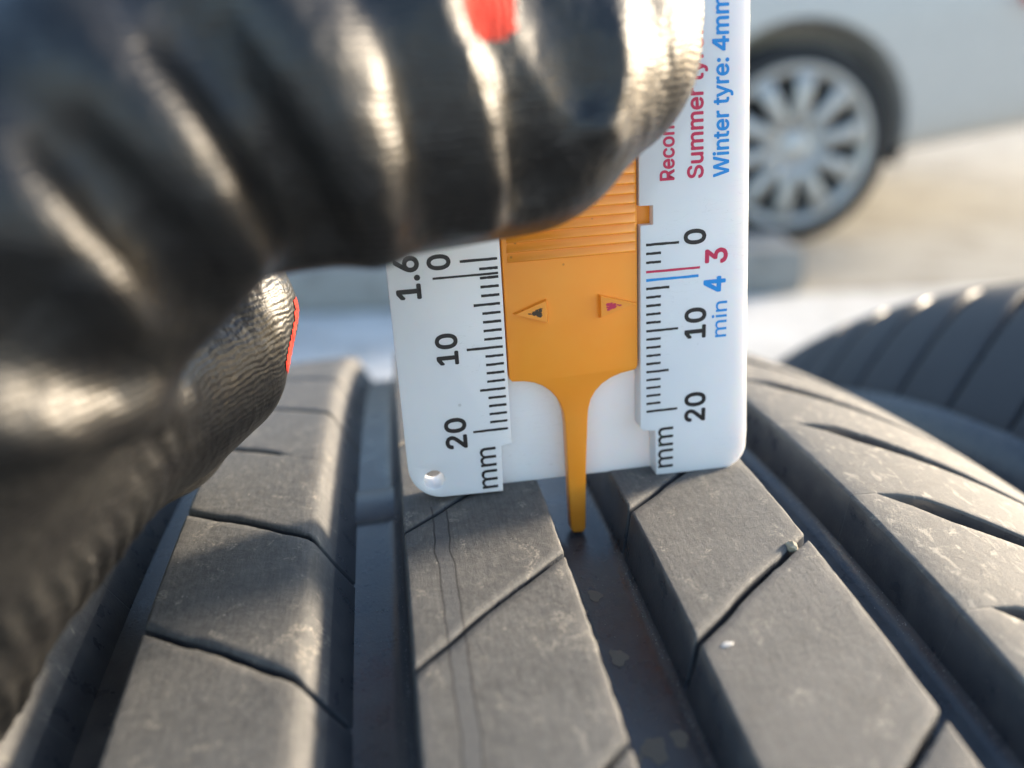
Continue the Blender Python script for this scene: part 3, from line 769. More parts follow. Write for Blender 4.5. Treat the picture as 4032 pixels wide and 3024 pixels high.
    'm': (0.610, [(0.053,0.000),(0.053,0.379),(0.112,0.379),(0.112,0.295),(0.108,0.295),(0.114,0.314),(0.122,0.331),(0.132,0.346),(0.144,0.358),(0.158,0.368),(0.172,0.376),(0.187,0.382),(0.203,0.385),(0.219,0.386),(0.245,0.383),(0.268,0.375),(0.287,0.361),(0.303,0.342),(0.314,0.320),(0.321,0.295),(0.312,0.295),(0.318,0.312),(0.326,0.329),(0.337,0.343),(0.350,0.356),(0.364,0.366),(0.381,0.375),(0.398,0.381),(0.417,0.385),(0.437,0.386),(0.458,0.385),(0.478,0.380),(0.497,0.372),(0.514,0.361),(0.529,0.346),(0.541,0.328),(0.550,0.307),(0.555,0.283),(0.557,0.255),(0.557,0.000),(0.496,0.000),(0.496,0.254),(0.493,0.279),(0.485,0.298),(0.473,0.313),(0.456,0.323),(0.438,0.329),(0.419,0.330),(0.402,0.329),(0.387,0.326),(0.374,0.320),(0.363,0.312),(0.353,0.302),(0.345,0.290),(0.340,0.277),(0.336,0.263),(0.335,0.247),(0.335,0.000),(0.274,0.000),(0.274,0.260),(0.272,0.280),(0.265,0.297),(0.253,0.311),(0.238,0.322),(0.220,0.328),(0.199,0.330),(0.185,0.329),(0.171,0.326),(0.158,0.320),(0.145,0.312),(0.135,0.302),(0.126,0.289),(0.119,0.274),(0.115,0.257),(0.114,0.238),(0.114,0.000)], [(12,14,13),(28,30,29),(11,14,12),(27,30,28),(27,31,30),(11,15,14),(10,15,11),(26,31,27),(26,32,31),(0,2,1),(0,4,2),(4,3,2),(9,15,10),(25,32,26),(9,16,15),(25,33,32),(8,16,9),(24,33,25),(8,17,16),(24,34,33),(7,17,8),(23,34,24),(23,35,34),(6,17,7),(22,47,23),(47,35,23),(6,65,17),(65,18,17),(5,66,6),(66,65,6),(64,18,65),(22,48,47),(46,35,47),(5,67,66),(22,49,48),(21,49,22),(45,35,46),(45,36,35),(63,18,64),(5,68,67),(21,50,49),(44,36,45),(62,18,63),(5,69,68),(62,19,18),(21,51,50),(4,69,5),(43,36,44),(20,51,21),(4,70,69),(20,52,51),(61,19,62),(43,37,36),(20,53,52),(4,71,70),(42,37,43),(60,20,61),(20,19,61),(0,72,4),(72,71,4),(60,53,20),(60,54,53),(42,38,37),(59,54,60),(41,38,42),(59,55,54),(0,73,72),(59,56,55),(58,56,59),(0,74,73),(41,39,38),(40,39,41),(58,57,56),(0,75,74)]),
    'i': (0.167, [(0.084,0.443),(0.073,0.444),(0.063,0.448),(0.054,0.455),(0.047,0.463),(0.043,0.472),(0.041,0.483),(0.043,0.494),(0.047,0.504),(0.054,0.512),(0.063,0.518),(0.073,0.522),(0.084,0.524),(0.095,0.522),(0.105,0.518),(0.114,0.512),(0.121,0.504),(0.125,0.494),(0.126,0.483),(0.125,0.472),(0.121,0.463),(0.114,0.455),(0.105,0.448),(0.095,0.444),(0.053,0.000),(0.053,0.379),(0.114,0.379),(0.114,0.000)], [(24,26,25),(24,27,26),(11,13,12),(10,13,11),(10,14,13),(9,14,10),(9,15,14),(8,15,9),(8,16,15),(7,16,8),(7,17,16),(6,17,7),(6,18,17),(5,18,6),(5,19,18),(4,19,5),(4,20,19),(3,20,4),(3,21,20),(2,21,3),(2,22,21),(1,22,2),(1,23,22),(0,23,1)]),
    'n': (0.410, [(0.114,0.227),(0.114,0.000),(0.053,0.000),(0.053,0.379),(0.112,0.379),(0.112,0.287),(0.102,0.287),(0.116,0.319),(0.132,0.344),(0.152,0.362),(0.175,0.374),(0.200,0.382),(0.227,0.384),(0.252,0.383),(0.275,0.377),(0.295,0.369),(0.313,0.356),(0.328,0.340),(0.341,0.321),(0.350,0.298),(0.355,0.271),(0.357,0.240),(0.357,0.000),(0.296,0.000),(0.296,0.235),(0.293,0.263),(0.286,0.286),(0.273,0.304),(0.256,0.318),(0.235,0.326),(0.210,0.329),(0.192,0.328),(0.176,0.324),(0.161,0.317),(0.147,0.308),(0.136,0.297),(0.126,0.283),(0.119,0.266),(0.115,0.248)], [(11,13,12),(11,14,13),(10,14,11),(2,4,3),(2,6,4),(6,5,4),(10,15,14),(9,15,10),(9,16,15),(8,16,9),(8,17,16),(7,31,8),(31,17,8),(31,30,17),(30,18,17),(29,18,30),(7,32,31),(28,18,29),(7,33,32),(28,19,18),(6,33,7),(27,19,28),(6,34,33),(6,35,34),(26,19,27),(26,20,19),(6,36,35),(2,37,6),(37,36,6),(25,20,26),(25,21,20),(2,38,37),(24,21,25),(2,0,38),(24,22,21),(23,22,24),(2,1,0)]),
    'R': (0.449, [(0.060,0.000),(0.060,0.509),(0.236,0.509),(0.273,0.506),(0.305,0.500),(0.333,0.489),(0.356,0.473),(0.376,0.455),(0.390,0.433),(0.401,0.408),(0.407,0.381),(0.409,0.352),(0.407,0.323),(0.401,0.296),(0.390,0.271),(0.376,0.250),(0.356,0.232),(0.333,0.217),(0.305,0.206),(0.273,0.200),(0.236,0.198),(0.096,0.198),(0.096,0.255),(0.234,0.255),(0.258,0.256),(0.280,0.260),(0.298,0.267),(0.313,0.276),(0.325,0.287),(0.334,0.300),(0.340,0.316),(0.344,0.333),(0.345,0.352),(0.344,0.371),(0.340,0.389),(0.334,0.405),(0.325,0.419),(0.313,0.430),(0.298,0.440),(0.279,0.446),(0.258,0.451),(0.233,0.452),(0.125,0.452),(0.125,0.000),(0.353,0.000),(0.230,0.229),(0.303,0.229),(0.428,0.000)], [(0,22,1),(22,42,1),(42,2,1),(42,3,2),(42,4,3),(42,5,4),(42,6,5),(42,7,6),(42,41,7),(41,40,7),(40,8,7),(22,43,42),(39,8,40),(38,8,39),(37,8,38),(37,9,8),(36,9,37),(35,9,36),(35,10,9),(34,10,35),(33,10,34),(33,11,10),(32,11,33),(31,11,32),(31,12,11),(30,12,31),(30,13,12),(29,13,30),(28,13,29),(28,14,13),(27,14,28),(26,14,27),(26,15,14),(25,15,26),(24,15,25),(23,15,24),(0,21,22),(43,23,22),(43,45,23),(45,15,23),(45,16,15),(45,46,16),(46,17,16),(43,20,45),(20,44,45),(47,17,46),(18,47,17),(19,47,18),(20,47,19),(0,20,21),(0,43,20),(44,47,20)]),
    'e': (0.404, [(0.212,-0.008),(0.177,-0.005),(0.145,0.003),(0.117,0.016),(0.092,0.035),(0.072,0.058),(0.056,0.085),(0.044,0.116),(0.037,0.150),(0.034,0.187),(0.036,0.224),(0.044,0.258),(0.055,0.290),(0.071,0.317),(0.091,0.340),(0.115,0.359),(0.142,0.373),(0.172,0.382),(0.205,0.384),(0.226,0.383),(0.246,0.380),(0.266,0.374),(0.285,0.366),(0.303,0.355),(0.319,0.341),(0.334,0.324),(0.347,0.305),(0.357,0.282),(0.365,0.256),(0.370,0.227),(0.371,0.194),(0.371,0.169),(0.075,0.169),(0.075,0.221),(0.338,0.221),(0.310,0.202),(0.308,0.226),(0.304,0.248),(0.298,0.269),(0.288,0.286),(0.277,0.301),(0.263,0.314),(0.246,0.323),(0.227,0.328),(0.205,0.330),(0.183,0.328),(0.164,0.323),(0.146,0.313),(0.131,0.301),(0.119,0.286),(0.109,0.270),(0.102,0.251),(0.097,0.231),(0.096,0.211),(0.096,0.178),(0.098,0.151),(0.102,0.127),(0.110,0.106),(0.121,0.088),(0.135,0.073),(0.151,0.061),(0.169,0.053),(0.190,0.048),(0.212,0.046),(0.227,0.047),(0.241,0.049),(0.254,0.053),(0.265,0.058),(0.276,0.065),(0.285,0.073),(0.294,0.082),(0.300,0.093),(0.306,0.105),(0.365,0.091),(0.358,0.072),(0.348,0.055),(0.335,0.039),(0.320,0.026),(0.302,0.014),(0.283,0.004),(0.261,-0.003),(0.237,-0.007)], [(17,19,18),(17,20,19),(16,20,17),(16,21,20),(16,22,21),(15,22,16),(15,23,22),(14,23,15),(14,24,23),(14,25,24),(13,45,14),(45,44,14),(44,25,14),(43,25,44),(42,25,43),(13,46,45),(42,26,25),(41,26,42),(13,47,46),(12,47,13),(40,26,41),(12,48,47),(40,27,26),(39,27,40),(12,49,48),(11,49,12),(11,50,49),(38,27,39),(38,28,27),(11,51,50),(37,28,38),(10,51,11),(37,29,28),(10,52,51),(36,29,37),(10,33,52),(33,53,52),(36,34,29),(34,30,29),(35,34,36),(9,33,10),(9,32,33),(53,34,33),(53,30,34),(54,30,53),(54,31,30),(8,32,9),(55,31,54),(8,31,32),(8,55,31),(8,56,55),(7,56,8),(7,57,56),(6,57,7),(6,58,57),(71,73,72),(70,73,71),(70,74,73),(6,59,58),(5,59,6),(69,74,70),(5,60,59),(68,74,69),(68,75,74),(67,75,68),(5,61,60),(66,75,67),(4,61,5),(66,76,75),(4,62,61),(65,76,66),(64,76,65),(4,63,62),(63,76,64),(4,76,63),(4,77,76),(3,77,4),(3,78,77),(2,78,3),(2,79,78),(2,80,79),(1,80,2),(1,81,80),(0,81,1)]),
    'c': (0.396, [(0.207,-0.008),(0.174,-0.005),(0.144,0.003),(0.117,0.016),(0.093,0.035),(0.072,0.058),(0.056,0.085),(0.044,0.116),(0.037,0.150),(0.034,0.187),(0.037,0.225),(0.044,0.260),(0.056,0.291),(0.072,0.318),(0.093,0.341),(0.117,0.360),(0.144,0.374),(0.174,0.382),(0.207,0.384),(0.226,0.384),(0.243,0.381),(0.260,0.377),(0.276,0.371),(0.291,0.364),(0.305,0.356),(0.318,0.346),(0.330,0.335),(0.340,0.322),(0.349,0.308),(0.356,0.293),(0.362,0.277),(0.303,0.262),(0.300,0.272),(0.295,0.281),(0.290,0.289),(0.284,0.297),(0.278,0.304),(0.270,0.311),(0.261,0.316),(0.252,0.321),(0.242,0.325),(0.231,0.328),(0.220,0.329),(0.207,0.330),(0.184,0.328),(0.163,0.321),(0.145,0.310),(0.130,0.296),(0.118,0.278),(0.108,0.258),(0.102,0.236),(0.098,0.212),(0.096,0.187),(0.098,0.163),(0.102,0.139),(0.108,0.117),(0.118,0.097),(0.130,0.080),(0.145,0.066),(0.163,0.055),(0.184,0.049),(0.207,0.046),(0.220,0.047),(0.232,0.049),(0.243,0.052),(0.253,0.055),(0.262,0.060),(0.271,0.066),(0.279,0.073),(0.285,0.080),(0.292,0.089),(0.297,0.098),(0.301,0.107),(0.304,0.117),(0.363,0.102),(0.357,0.086),(0.350,0.070),(0.341,0.056),(0.331,0.043),(0.319,0.032),(0.306,0.021),(0.292,0.012),(0.277,0.005),(0.261,-0.001),(0.244,-0.005),(0.226,-0.007)], [(17,19,18),(17,20,19),(16,20,17),(16,21,20),(16,22,21),(15,22,16),(15,23,22),(15,24,23),(14,24,15),(14,25,24),(14,26,25),(13,43,14),(43,26,14),(43,42,26),(42,27,26),(13,44,43),(41,27,42),(13,45,44),(40,27,41),(39,27,40),(39,28,27),(13,46,45),(38,28,39),(12,46,13),(37,28,38),(36,28,37),(12,47,46),(36,29,28),(35,29,36),(34,29,35),(12,48,47),(34,30,29),(11,48,12),(33,30,34),(32,30,33),(11,49,48),(32,31,30),(10,49,11),(10,50,49),(10,51,50),(9,51,10),(9,52,51),(8,52,9),(8,53,52),(8,54,53),(7,54,8),(7,55,54),(7,56,55),(72,74,73),(6,56,7),(71,74,72),(71,75,74),(70,75,71),(6,57,56),(69,75,70),(69,76,75),(5,57,6),(5,58,57),(68,76,69),(67,76,68),(67,77,76),(66,77,67),(5,59,58),(65,77,66),(4,59,5),(65,78,77),(64,78,65),(4,60,59),(63,78,64),(62,78,63),(4,61,60),(61,78,62),(4,78,61),(4,79,78),(3,79,4),(3,80,79),(3,81,80),(2,81,3),(2,82,81),(2,83,82),(1,83,2),(1,84,83),(1,85,84),(0,85,1)]),
    'o': (0.415, [(0.207,-0.008),(0.174,-0.005),(0.144,0.003),(0.117,0.016),(0.093,0.035),(0.072,0.058),(0.056,0.085),(0.044,0.116),(0.037,0.150),(0.034,0.187),(0.037,0.225),(0.044,0.260),(0.056,0.291),(0.072,0.318),(0.093,0.341),(0.117,0.360),(0.144,0.374),(0.174,0.382),(0.207,0.384),(0.241,0.382),(0.271,0.374),(0.299,0.360),(0.323,0.341),(0.343,0.318),(0.359,0.291),(0.371,0.260),(0.379,0.225),(0.381,0.187),(0.379,0.150),(0.371,0.116),(0.359,0.085),(0.343,0.058),(0.323,0.035),(0.299,0.016),(0.271,0.003),(0.241,-0.005),(0.207,0.046),(0.231,0.049),(0.252,0.055),(0.270,0.066),(0.285,0.080),(0.298,0.097),(0.307,0.117),(0.314,0.139),(0.318,0.163),(0.319,0.187),(0.318,0.212),(0.314,0.236),(0.307,0.258),(0.298,0.278),(0.285,0.296),(0.270,0.310),(0.252,0.321),(0.231,0.328),(0.207,0.330),(0.184,0.328),(0.163,0.321),(0.145,0.310),(0.130,0.296),(0.118,0.278),(0.108,0.258),(0.102,0.236),(0.098,0.212),(0.096,0.187),(0.098,0.163),(0.102,0.139),(0.108,0.117),(0.118,0.097),(0.130,0.080),(0.145,0.066),(0.163,0.055),(0.184,0.049)], [(17,19,18),(16,19,17),(16,20,19),(15,20,16),(15,21,20),(14,21,15),(14,22,21),(13,22,14),(13,54,22),(54,23,22),(13,55,54),(53,23,54),(13,56,55),(52,23,53),(13,57,56),(51,23,52),(12,57,13),(51,24,23),(12,58,57),(50,24,51),(12,59,58),(49,24,50),(11,59,12),(49,25,24),(11,60,59),(48,25,49),(10,60,11),(48,26,25),(10,61,60),(47,26,48),(10,62,61),(46,26,47),(46,27,26),(9,62,10),(9,63,62),(45,27,46),(8,63,9),(8,64,63),(44,27,45),(44,28,27),(8,65,64),(43,28,44),(43,29,28),(7,65,8),(7,66,65),(42,29,43),(7,67,66),(41,29,42),(6,67,7),(41,30,29),(6,68,67),(40,30,41),(5,68,6),(40,31,30),(5,69,68),(39,31,40),(5,70,69),(38,31,39),(4,70,5),(38,32,31),(4,71,70),(37,32,38),(4,36,71),(36,32,37),(4,32,36),(3,32,4),(3,33,32),(2,33,3),(2,34,33),(1,34,2),(1,35,34),(0,35,1)]),
    'S': (0.447, [(0.224,-0.009),(0.188,-0.007),(0.156,-0.001),(0.128,0.009),(0.102,0.023),(0.081,0.040),(0.064,0.060),(0.051,0.083),(0.042,0.109),(0.038,0.137),(0.104,0.137),(0.108,0.118),(0.114,0.102),(0.123,0.088),(0.136,0.076),(0.150,0.066),(0.166,0.059),(0.185,0.053),(0.204,0.050),(0.224,0.049),(0.246,0.050),(0.267,0.054),(0.286,0.060),(0.303,0.069),(0.317,0.079),(0.329,0.092),(0.338,0.106),(0.344,0.122),(0.346,0.139),(0.344,0.154),(0.340,0.168),(0.332,0.179),(0.322,0.189),(0.310,0.197),(0.296,0.205),(0.280,0.211),(0.263,0.217),(0.245,0.222),(0.184,0.239),(0.145,0.253),(0.112,0.269),(0.086,0.289),(0.067,0.313),(0.056,0.341),(0.052,0.372),(0.054,0.400),(0.062,0.425),(0.075,0.448),(0.092,0.468),(0.113,0.484),(0.138,0.498),(0.165,0.508),(0.195,0.514),(0.227,0.516),(0.259,0.514),(0.289,0.508),(0.316,0.498),(0.340,0.484),(0.360,0.468),(0.377,0.449),(0.390,0.427),(0.398,0.403),(0.401,0.378),(0.337,0.378),(0.332,0.402),(0.320,0.421),(0.302,0.437),(0.280,0.449),(0.254,0.456),(0.225,0.459),(0.204,0.457),(0.185,0.454),(0.167,0.448),(0.152,0.440),(0.139,0.430),(0.129,0.418),(0.121,0.405),(0.117,0.391),(0.115,0.376),(0.117,0.359),(0.122,0.345),(0.131,0.334),(0.142,0.324),(0.155,0.315),(0.169,0.308),(0.184,0.302),(0.198,0.297),(0.212,0.293),(0.264,0.279),(0.279,0.275),(0.295,0.270),(0.312,0.264),(0.328,0.256),(0.344,0.248),(0.359,0.238),(0.372,0.226),(0.384,0.213),(0.395,0.198),(0.402,0.180),(0.407,0.161),(0.408,0.139),(0.406,0.112),(0.399,0.087),(0.386,0.064),(0.370,0.043),(0.349,0.025),(0.323,0.011),(0.294,-0.000),(0.261,-0.007)], [(52,54,53),(51,54,52),(51,55,54),(50,55,51),(50,56,55),(49,56,50),(49,57,56),(48,57,49),(48,58,57),(48,59,58),(47,70,48),(70,69,48),(69,59,48),(68,59,69),(47,71,70),(67,59,68),(47,72,71),(66,59,67),(66,60,59),(46,72,47),(46,73,72),(46,74,73),(65,60,66),(46,75,74),(65,61,60),(45,75,46),(64,61,65),(45,76,75),(45,77,76),(64,62,61),(63,62,64),(44,77,45),(44,78,77),(44,79,78),(43,79,44),(43,80,79),(43,81,80),(42,81,43),(42,82,81),(42,83,82),(42,84,83),(41,84,42),(41,85,84),(41,86,85),(41,87,86),(41,88,87),(40,88,41),(40,89,88),(40,90,89),(40,91,90),(39,91,40),(39,92,91),(39,93,92),(38,93,39),(38,94,93),(37,94,38),(37,95,94),(37,96,95),(36,96,37),(35,96,36),(35,97,96),(34,97,35),(33,97,34),(33,98,97),(32,98,33),(31,98,32),(31,99,98),(30,99,31),(29,99,30),(29,100,99),(28,100,29),(27,100,28),(27,101,100),(8,10,9),(8,11,10),(26,101,27),(8,12,11),(26,102,101),(7,12,8),(25,102,26),(7,13,12),(24,102,25),(7,14,13),(24,103,102),(6,14,7),(23,103,24),(6,15,14),(22,103,23),(6,16,15),(22,104,103),(21,104,22),(5,16,6),(5,17,16),(20,104,21),(5,18,17),(19,104,20),(5,19,18),(5,104,19),(5,105,104),(4,105,5),(4,106,105),(3,106,4),(3,107,106),(2,107,3),(2,108,107),(1,108,2),(1,0,108)]),
    'u': (0.410, [(0.182,-0.005),(0.158,-0.003),(0.135,0.002),(0.115,0.011),(0.097,0.023),(0.082,0.039),(0.069,0.059),(0.060,0.082),(0.054,0.109),(0.053,0.139),(0.053,0.379),(0.114,0.379),(0.114,0.144),(0.116,0.117),(0.124,0.094),(0.137,0.075),(0.154,0.061),(0.175,0.053),(0.200,0.050),(0.218,0.051),(0.234,0.055),(0.249,0.062),(0.263,0.071),(0.274,0.083),(0.283,0.097),(0.290,0.113),(0.295,0.132),(0.296,0.153),(0.296,0.379),(0.357,0.379),(0.357,0.000),(0.298,0.000),(0.298,0.092),(0.307,0.092),(0.294,0.060),(0.277,0.035),(0.257,0.017),(0.234,0.005),(0.209,-0.003)], [(9,11,10),(9,12,11),(27,29,28),(27,30,29),(26,30,27),(9,13,12),(8,13,9),(25,33,26),(33,30,26),(8,14,13),(24,33,25),(7,14,8),(23,32,24),(32,33,24),(7,15,14),(23,34,32),(34,31,32),(34,30,33),(22,34,23),(6,15,7),(6,16,15),(21,34,22),(20,34,21),(6,17,16),(20,35,34),(31,30,34),(5,17,6),(19,35,20),(5,18,17),(18,35,19),(5,35,18),(4,35,5),(4,36,35),(3,36,4),(3,37,36),(2,37,3),(2,38,37),(1,38,2),(1,0,38)]),
    't': (0.227, [(0.204,0.379),(0.204,0.327),(0.006,0.327),(0.006,0.379),(0.065,0.471),(0.126,0.471),(0.126,0.098),(0.127,0.083),(0.130,0.070),(0.136,0.061),(0.144,0.055),(0.156,0.051),(0.170,0.050),(0.175,0.050),(0.180,0.050),(0.185,0.051),(0.191,0.052),(0.197,0.053),(0.202,0.054),(0.213,0.002),(0.207,-0.000),(0.200,-0.002),(0.192,-0.003),(0.184,-0.003),(0.176,-0.004),(0.168,-0.004),(0.138,-0.001),(0.113,0.007),(0.092,0.021),(0.077,0.041),(0.068,0.064),(0.065,0.093)], [(31,5,4),(31,6,5),(2,0,3),(2,1,0),(31,7,6),(30,7,31),(30,8,7),(30,9,8),(29,9,30),(29,10,9),(29,11,10),(17,19,18),(16,19,17),(15,19,16),(29,12,11),(14,19,15),(13,19,14),(12,19,13),(29,19,12),(28,19,29),(27,19,28),(26,19,27),(26,20,19),(26,21,20),(25,21,26),(25,22,21),(25,23,22),(25,24,23)]),
    'y': (0.389, [(0.047,-0.139),(0.061,-0.086),(0.071,-0.087),(0.083,-0.089),(0.094,-0.090),(0.104,-0.089),(0.113,-0.086),(0.122,-0.081),(0.130,-0.074),(0.138,-0.064),(0.145,-0.051),(0.151,-0.036),(0.163,-0.001),(0.017,0.379),(0.084,0.379),(0.165,0.155),(0.173,0.132),(0.180,0.109),(0.187,0.087),(0.193,0.064),(0.199,0.042),(0.206,0.021),(0.184,0.021),(0.190,0.042),(0.196,0.064),(0.202,0.087),(0.209,0.110),(0.216,0.132),(0.224,0.155),(0.305,0.379),(0.371,0.379),(0.204,-0.058),(0.196,-0.077),(0.187,-0.093),(0.177,-0.107),(0.165,-0.119),(0.153,-0.128),(0.139,-0.136),(0.125,-0.141),(0.109,-0.144),(0.091,-0.145),(0.082,-0.145),(0.073,-0.144),(0.065,-0.143),(0.057,-0.142),(0.052,-0.140)], [(12,14,13),(12,15,14),(28,30,29),(28,31,30),(12,16,15),(27,31,28),(26,31,27),(12,17,16),(25,21,26),(21,31,26),(12,18,17),(24,21,25),(12,19,18),(23,20,24),(20,21,24),(12,23,19),(23,20,19),(12,22,23),(12,21,22),(12,31,21),(11,31,12),(10,31,11),(9,31,10),(9,32,31),(8,32,9),(7,32,8),(7,33,32),(6,33,7),(0,2,1),(5,33,6),(0,3,2),(4,33,5),(0,4,3),(0,33,4),(0,34,33),(0,35,34),(0,36,35),(0,37,36),(0,38,37),(45,38,0),(44,38,45),(44,39,38),(43,39,44),(42,39,43),(42,40,39),(41,40,42)]),
    'W': (0.686, [(0.155,0.000),(0.016,0.509),(0.082,0.509),(0.163,0.196),(0.167,0.179),(0.172,0.162),(0.175,0.145),(0.179,0.128),(0.183,0.111),(0.187,0.094),(0.190,0.076),(0.194,0.058),(0.197,0.040),(0.189,0.040),(0.193,0.058),(0.196,0.076),(0.200,0.094),(0.203,0.111),(0.207,0.128),(0.211,0.145),(0.215,0.162),(0.220,0.179),(0.224,0.196),(0.306,0.509),(0.380,0.509),(0.462,0.196),(0.466,0.179),(0.470,0.162),(0.474,0.145),(0.478,0.128),(0.482,0.111),(0.486,0.094),(0.490,0.076),(0.494,0.058),(0.497,0.040),(0.488,0.040),(0.492,0.058),(0.495,0.076),(0.499,0.094),(0.503,0.111),(0.506,0.128),(0.510,0.145),(0.515,0.162),(0.519,0.179),(0.523,0.196),(0.603,0.509),(0.670,0.509),(0.530,0.000),(0.455,0.000),(0.368,0.323),(0.362,0.345),(0.357,0.368),(0.351,0.391),(0.346,0.417),(0.341,0.445),(0.336,0.475),(0.350,0.475),(0.345,0.446),(0.340,0.420),(0.335,0.395),(0.330,0.371),(0.324,0.347),(0.318,0.323),(0.230,0.000)], [(0,2,1),(0,3,2),(22,55,23),(55,24,23),(55,56,24),(56,25,24),(44,46,45),(44,47,46),(22,54,55),(57,25,56),(58,53,57),(53,25,57),(22,58,54),(58,53,54),(22,59,58),(52,25,53),(22,60,59),(51,25,52),(22,61,60),(50,25,51),(22,62,61),(49,25,50),(22,63,62),(48,25,49),(0,4,3),(21,63,22),(48,26,25),(43,47,44),(0,5,4),(20,63,21),(48,27,26),(42,47,43),(0,6,5),(19,63,20),(48,28,27),(41,47,42),(0,7,6),(18,63,19),(48,29,28),(40,47,41),(0,8,7),(17,63,18),(48,30,29),(39,47,40),(0,9,8),(16,63,17),(48,31,30),(38,47,39),(0,10,9),(15,63,16),(48,32,31),(37,47,38),(0,14,10),(14,11,10),(48,36,32),(36,33,32),(14,11,15),(11,63,15),(36,33,37),(33,47,37),(12,63,11),(34,47,33),(0,13,14),(48,35,36),(0,12,13),(0,63,12),(48,34,35),(48,47,34)]),
    'r': (0.259, [(0.053,0.000),(0.053,0.379),(0.112,0.379),(0.112,0.321),(0.115,0.321),(0.124,0.339),(0.137,0.354),(0.152,0.367),(0.171,0.377),(0.191,0.383),(0.213,0.385),(0.218,0.385),(0.223,0.385),(0.229,0.384),(0.235,0.384),(0.240,0.384),(0.243,0.384),(0.243,0.322),(0.241,0.323),(0.236,0.324),(0.230,0.324),(0.223,0.325),(0.215,0.326),(0.207,0.326),(0.190,0.324),(0.174,0.321),(0.159,0.315),(0.146,0.306),(0.135,0.296),(0.126,0.284),(0.119,0.269),(0.115,0.254),(0.114,0.237),(0.114,0.000)], [(9,11,10),(9,12,11),(9,13,12),(9,14,13),(9,15,14),(9,16,15),(9,17,16),(8,17,9),(0,2,1),(0,3,2),(7,17,8),(6,17,7),(5,19,6),(19,18,6),(18,17,6),(4,23,5),(23,22,5),(22,21,5),(21,20,5),(20,19,5),(4,24,23),(4,25,24),(0,4,3),(0,31,4),(31,30,4),(30,29,4),(29,28,4),(28,27,4),(27,26,4),(26,25,4),(0,32,31),(0,33,32)]),
    'd': (0.424, [(0.195,-0.008),(0.165,-0.006),(0.137,0.003),(0.111,0.016),(0.089,0.034),(0.070,0.057),(0.055,0.084),(0.043,0.116),(0.036,0.151),(0.034,0.189),(0.036,0.227),(0.043,0.261),(0.055,0.293),(0.070,0.320),(0.089,0.342),(0.112,0.361),(0.137,0.374),(0.165,0.382),(0.196,0.384),(0.218,0.383),(0.237,0.379),(0.253,0.373),(0.267,0.364),(0.278,0.355),(0.287,0.346),(0.295,0.336),(0.301,0.327),(0.306,0.319),(0.311,0.319),(0.311,0.509),(0.372,0.509),(0.372,0.000),(0.313,0.000),(0.313,0.059),(0.307,0.059),(0.301,0.050),(0.295,0.041),(0.287,0.031),(0.277,0.021),(0.266,0.012),(0.252,0.004),(0.236,-0.003),(0.217,-0.007),(0.205,0.047),(0.226,0.049),(0.246,0.055),(0.263,0.065),(0.278,0.078),(0.290,0.095),(0.299,0.115),(0.306,0.138),(0.310,0.162),(0.312,0.189),(0.310,0.216),(0.306,0.241),(0.300,0.263),(0.290,0.282),(0.278,0.299),(0.263,0.312),(0.246,0.322),(0.227,0.328),(0.205,0.330),(0.182,0.328),(0.162,0.322),(0.145,0.311),(0.130,0.298),(0.118,0.281),(0.108,0.261),(0.102,0.239),(0.098,0.215),(0.096,0.189),(0.098,0.163),(0.102,0.139),(0.109,0.117),(0.118,0.097),(0.130,0.080),(0.145,0.066),(0.162,0.055),(0.182,0.049)], [(28,30,29),(28,31,30),(17,19,18),(17,20,19),(16,20,17),(16,21,20),(15,21,16),(15,22,21),(15,23,22),(14,23,15),(14,24,23),(14,25,24),(13,61,14),(61,25,14),(61,26,25),(13,62,61),(60,26,61),(59,26,60),(13,63,62),(59,27,26),(58,27,59),(13,64,63),(12,64,13),(58,28,27),(58,57,28),(57,56,28),(56,55,28),(55,54,28),(54,31,28),(12,65,64),(12,66,65),(11,66,12),(11,67,66),(10,67,11),(10,68,67),(53,31,54),(10,69,68),(9,69,10),(52,31,53),(9,70,69),(9,71,70),(51,31,52),(8,71,9),(8,72,71),(50,31,51),(7,72,8),(7,73,72),(49,31,50),(7,74,73),(6,74,7),(48,31,49),(6,75,74),(47,33,48),(33,31,48),(5,75,6),(5,76,75),(46,33,47),(5,77,76),(45,34,46),(34,33,46),(45,35,34),(32,31,33),(4,77,5),(4,78,77),(44,35,45),(44,36,35),(4,43,78),(43,36,44),(4,36,43),(4,37,36),(3,37,4),(3,38,37),(3,39,38),(2,39,3),(2,40,39),(2,41,40),(1,41,2),(1,42,41),(0,42,1)]),
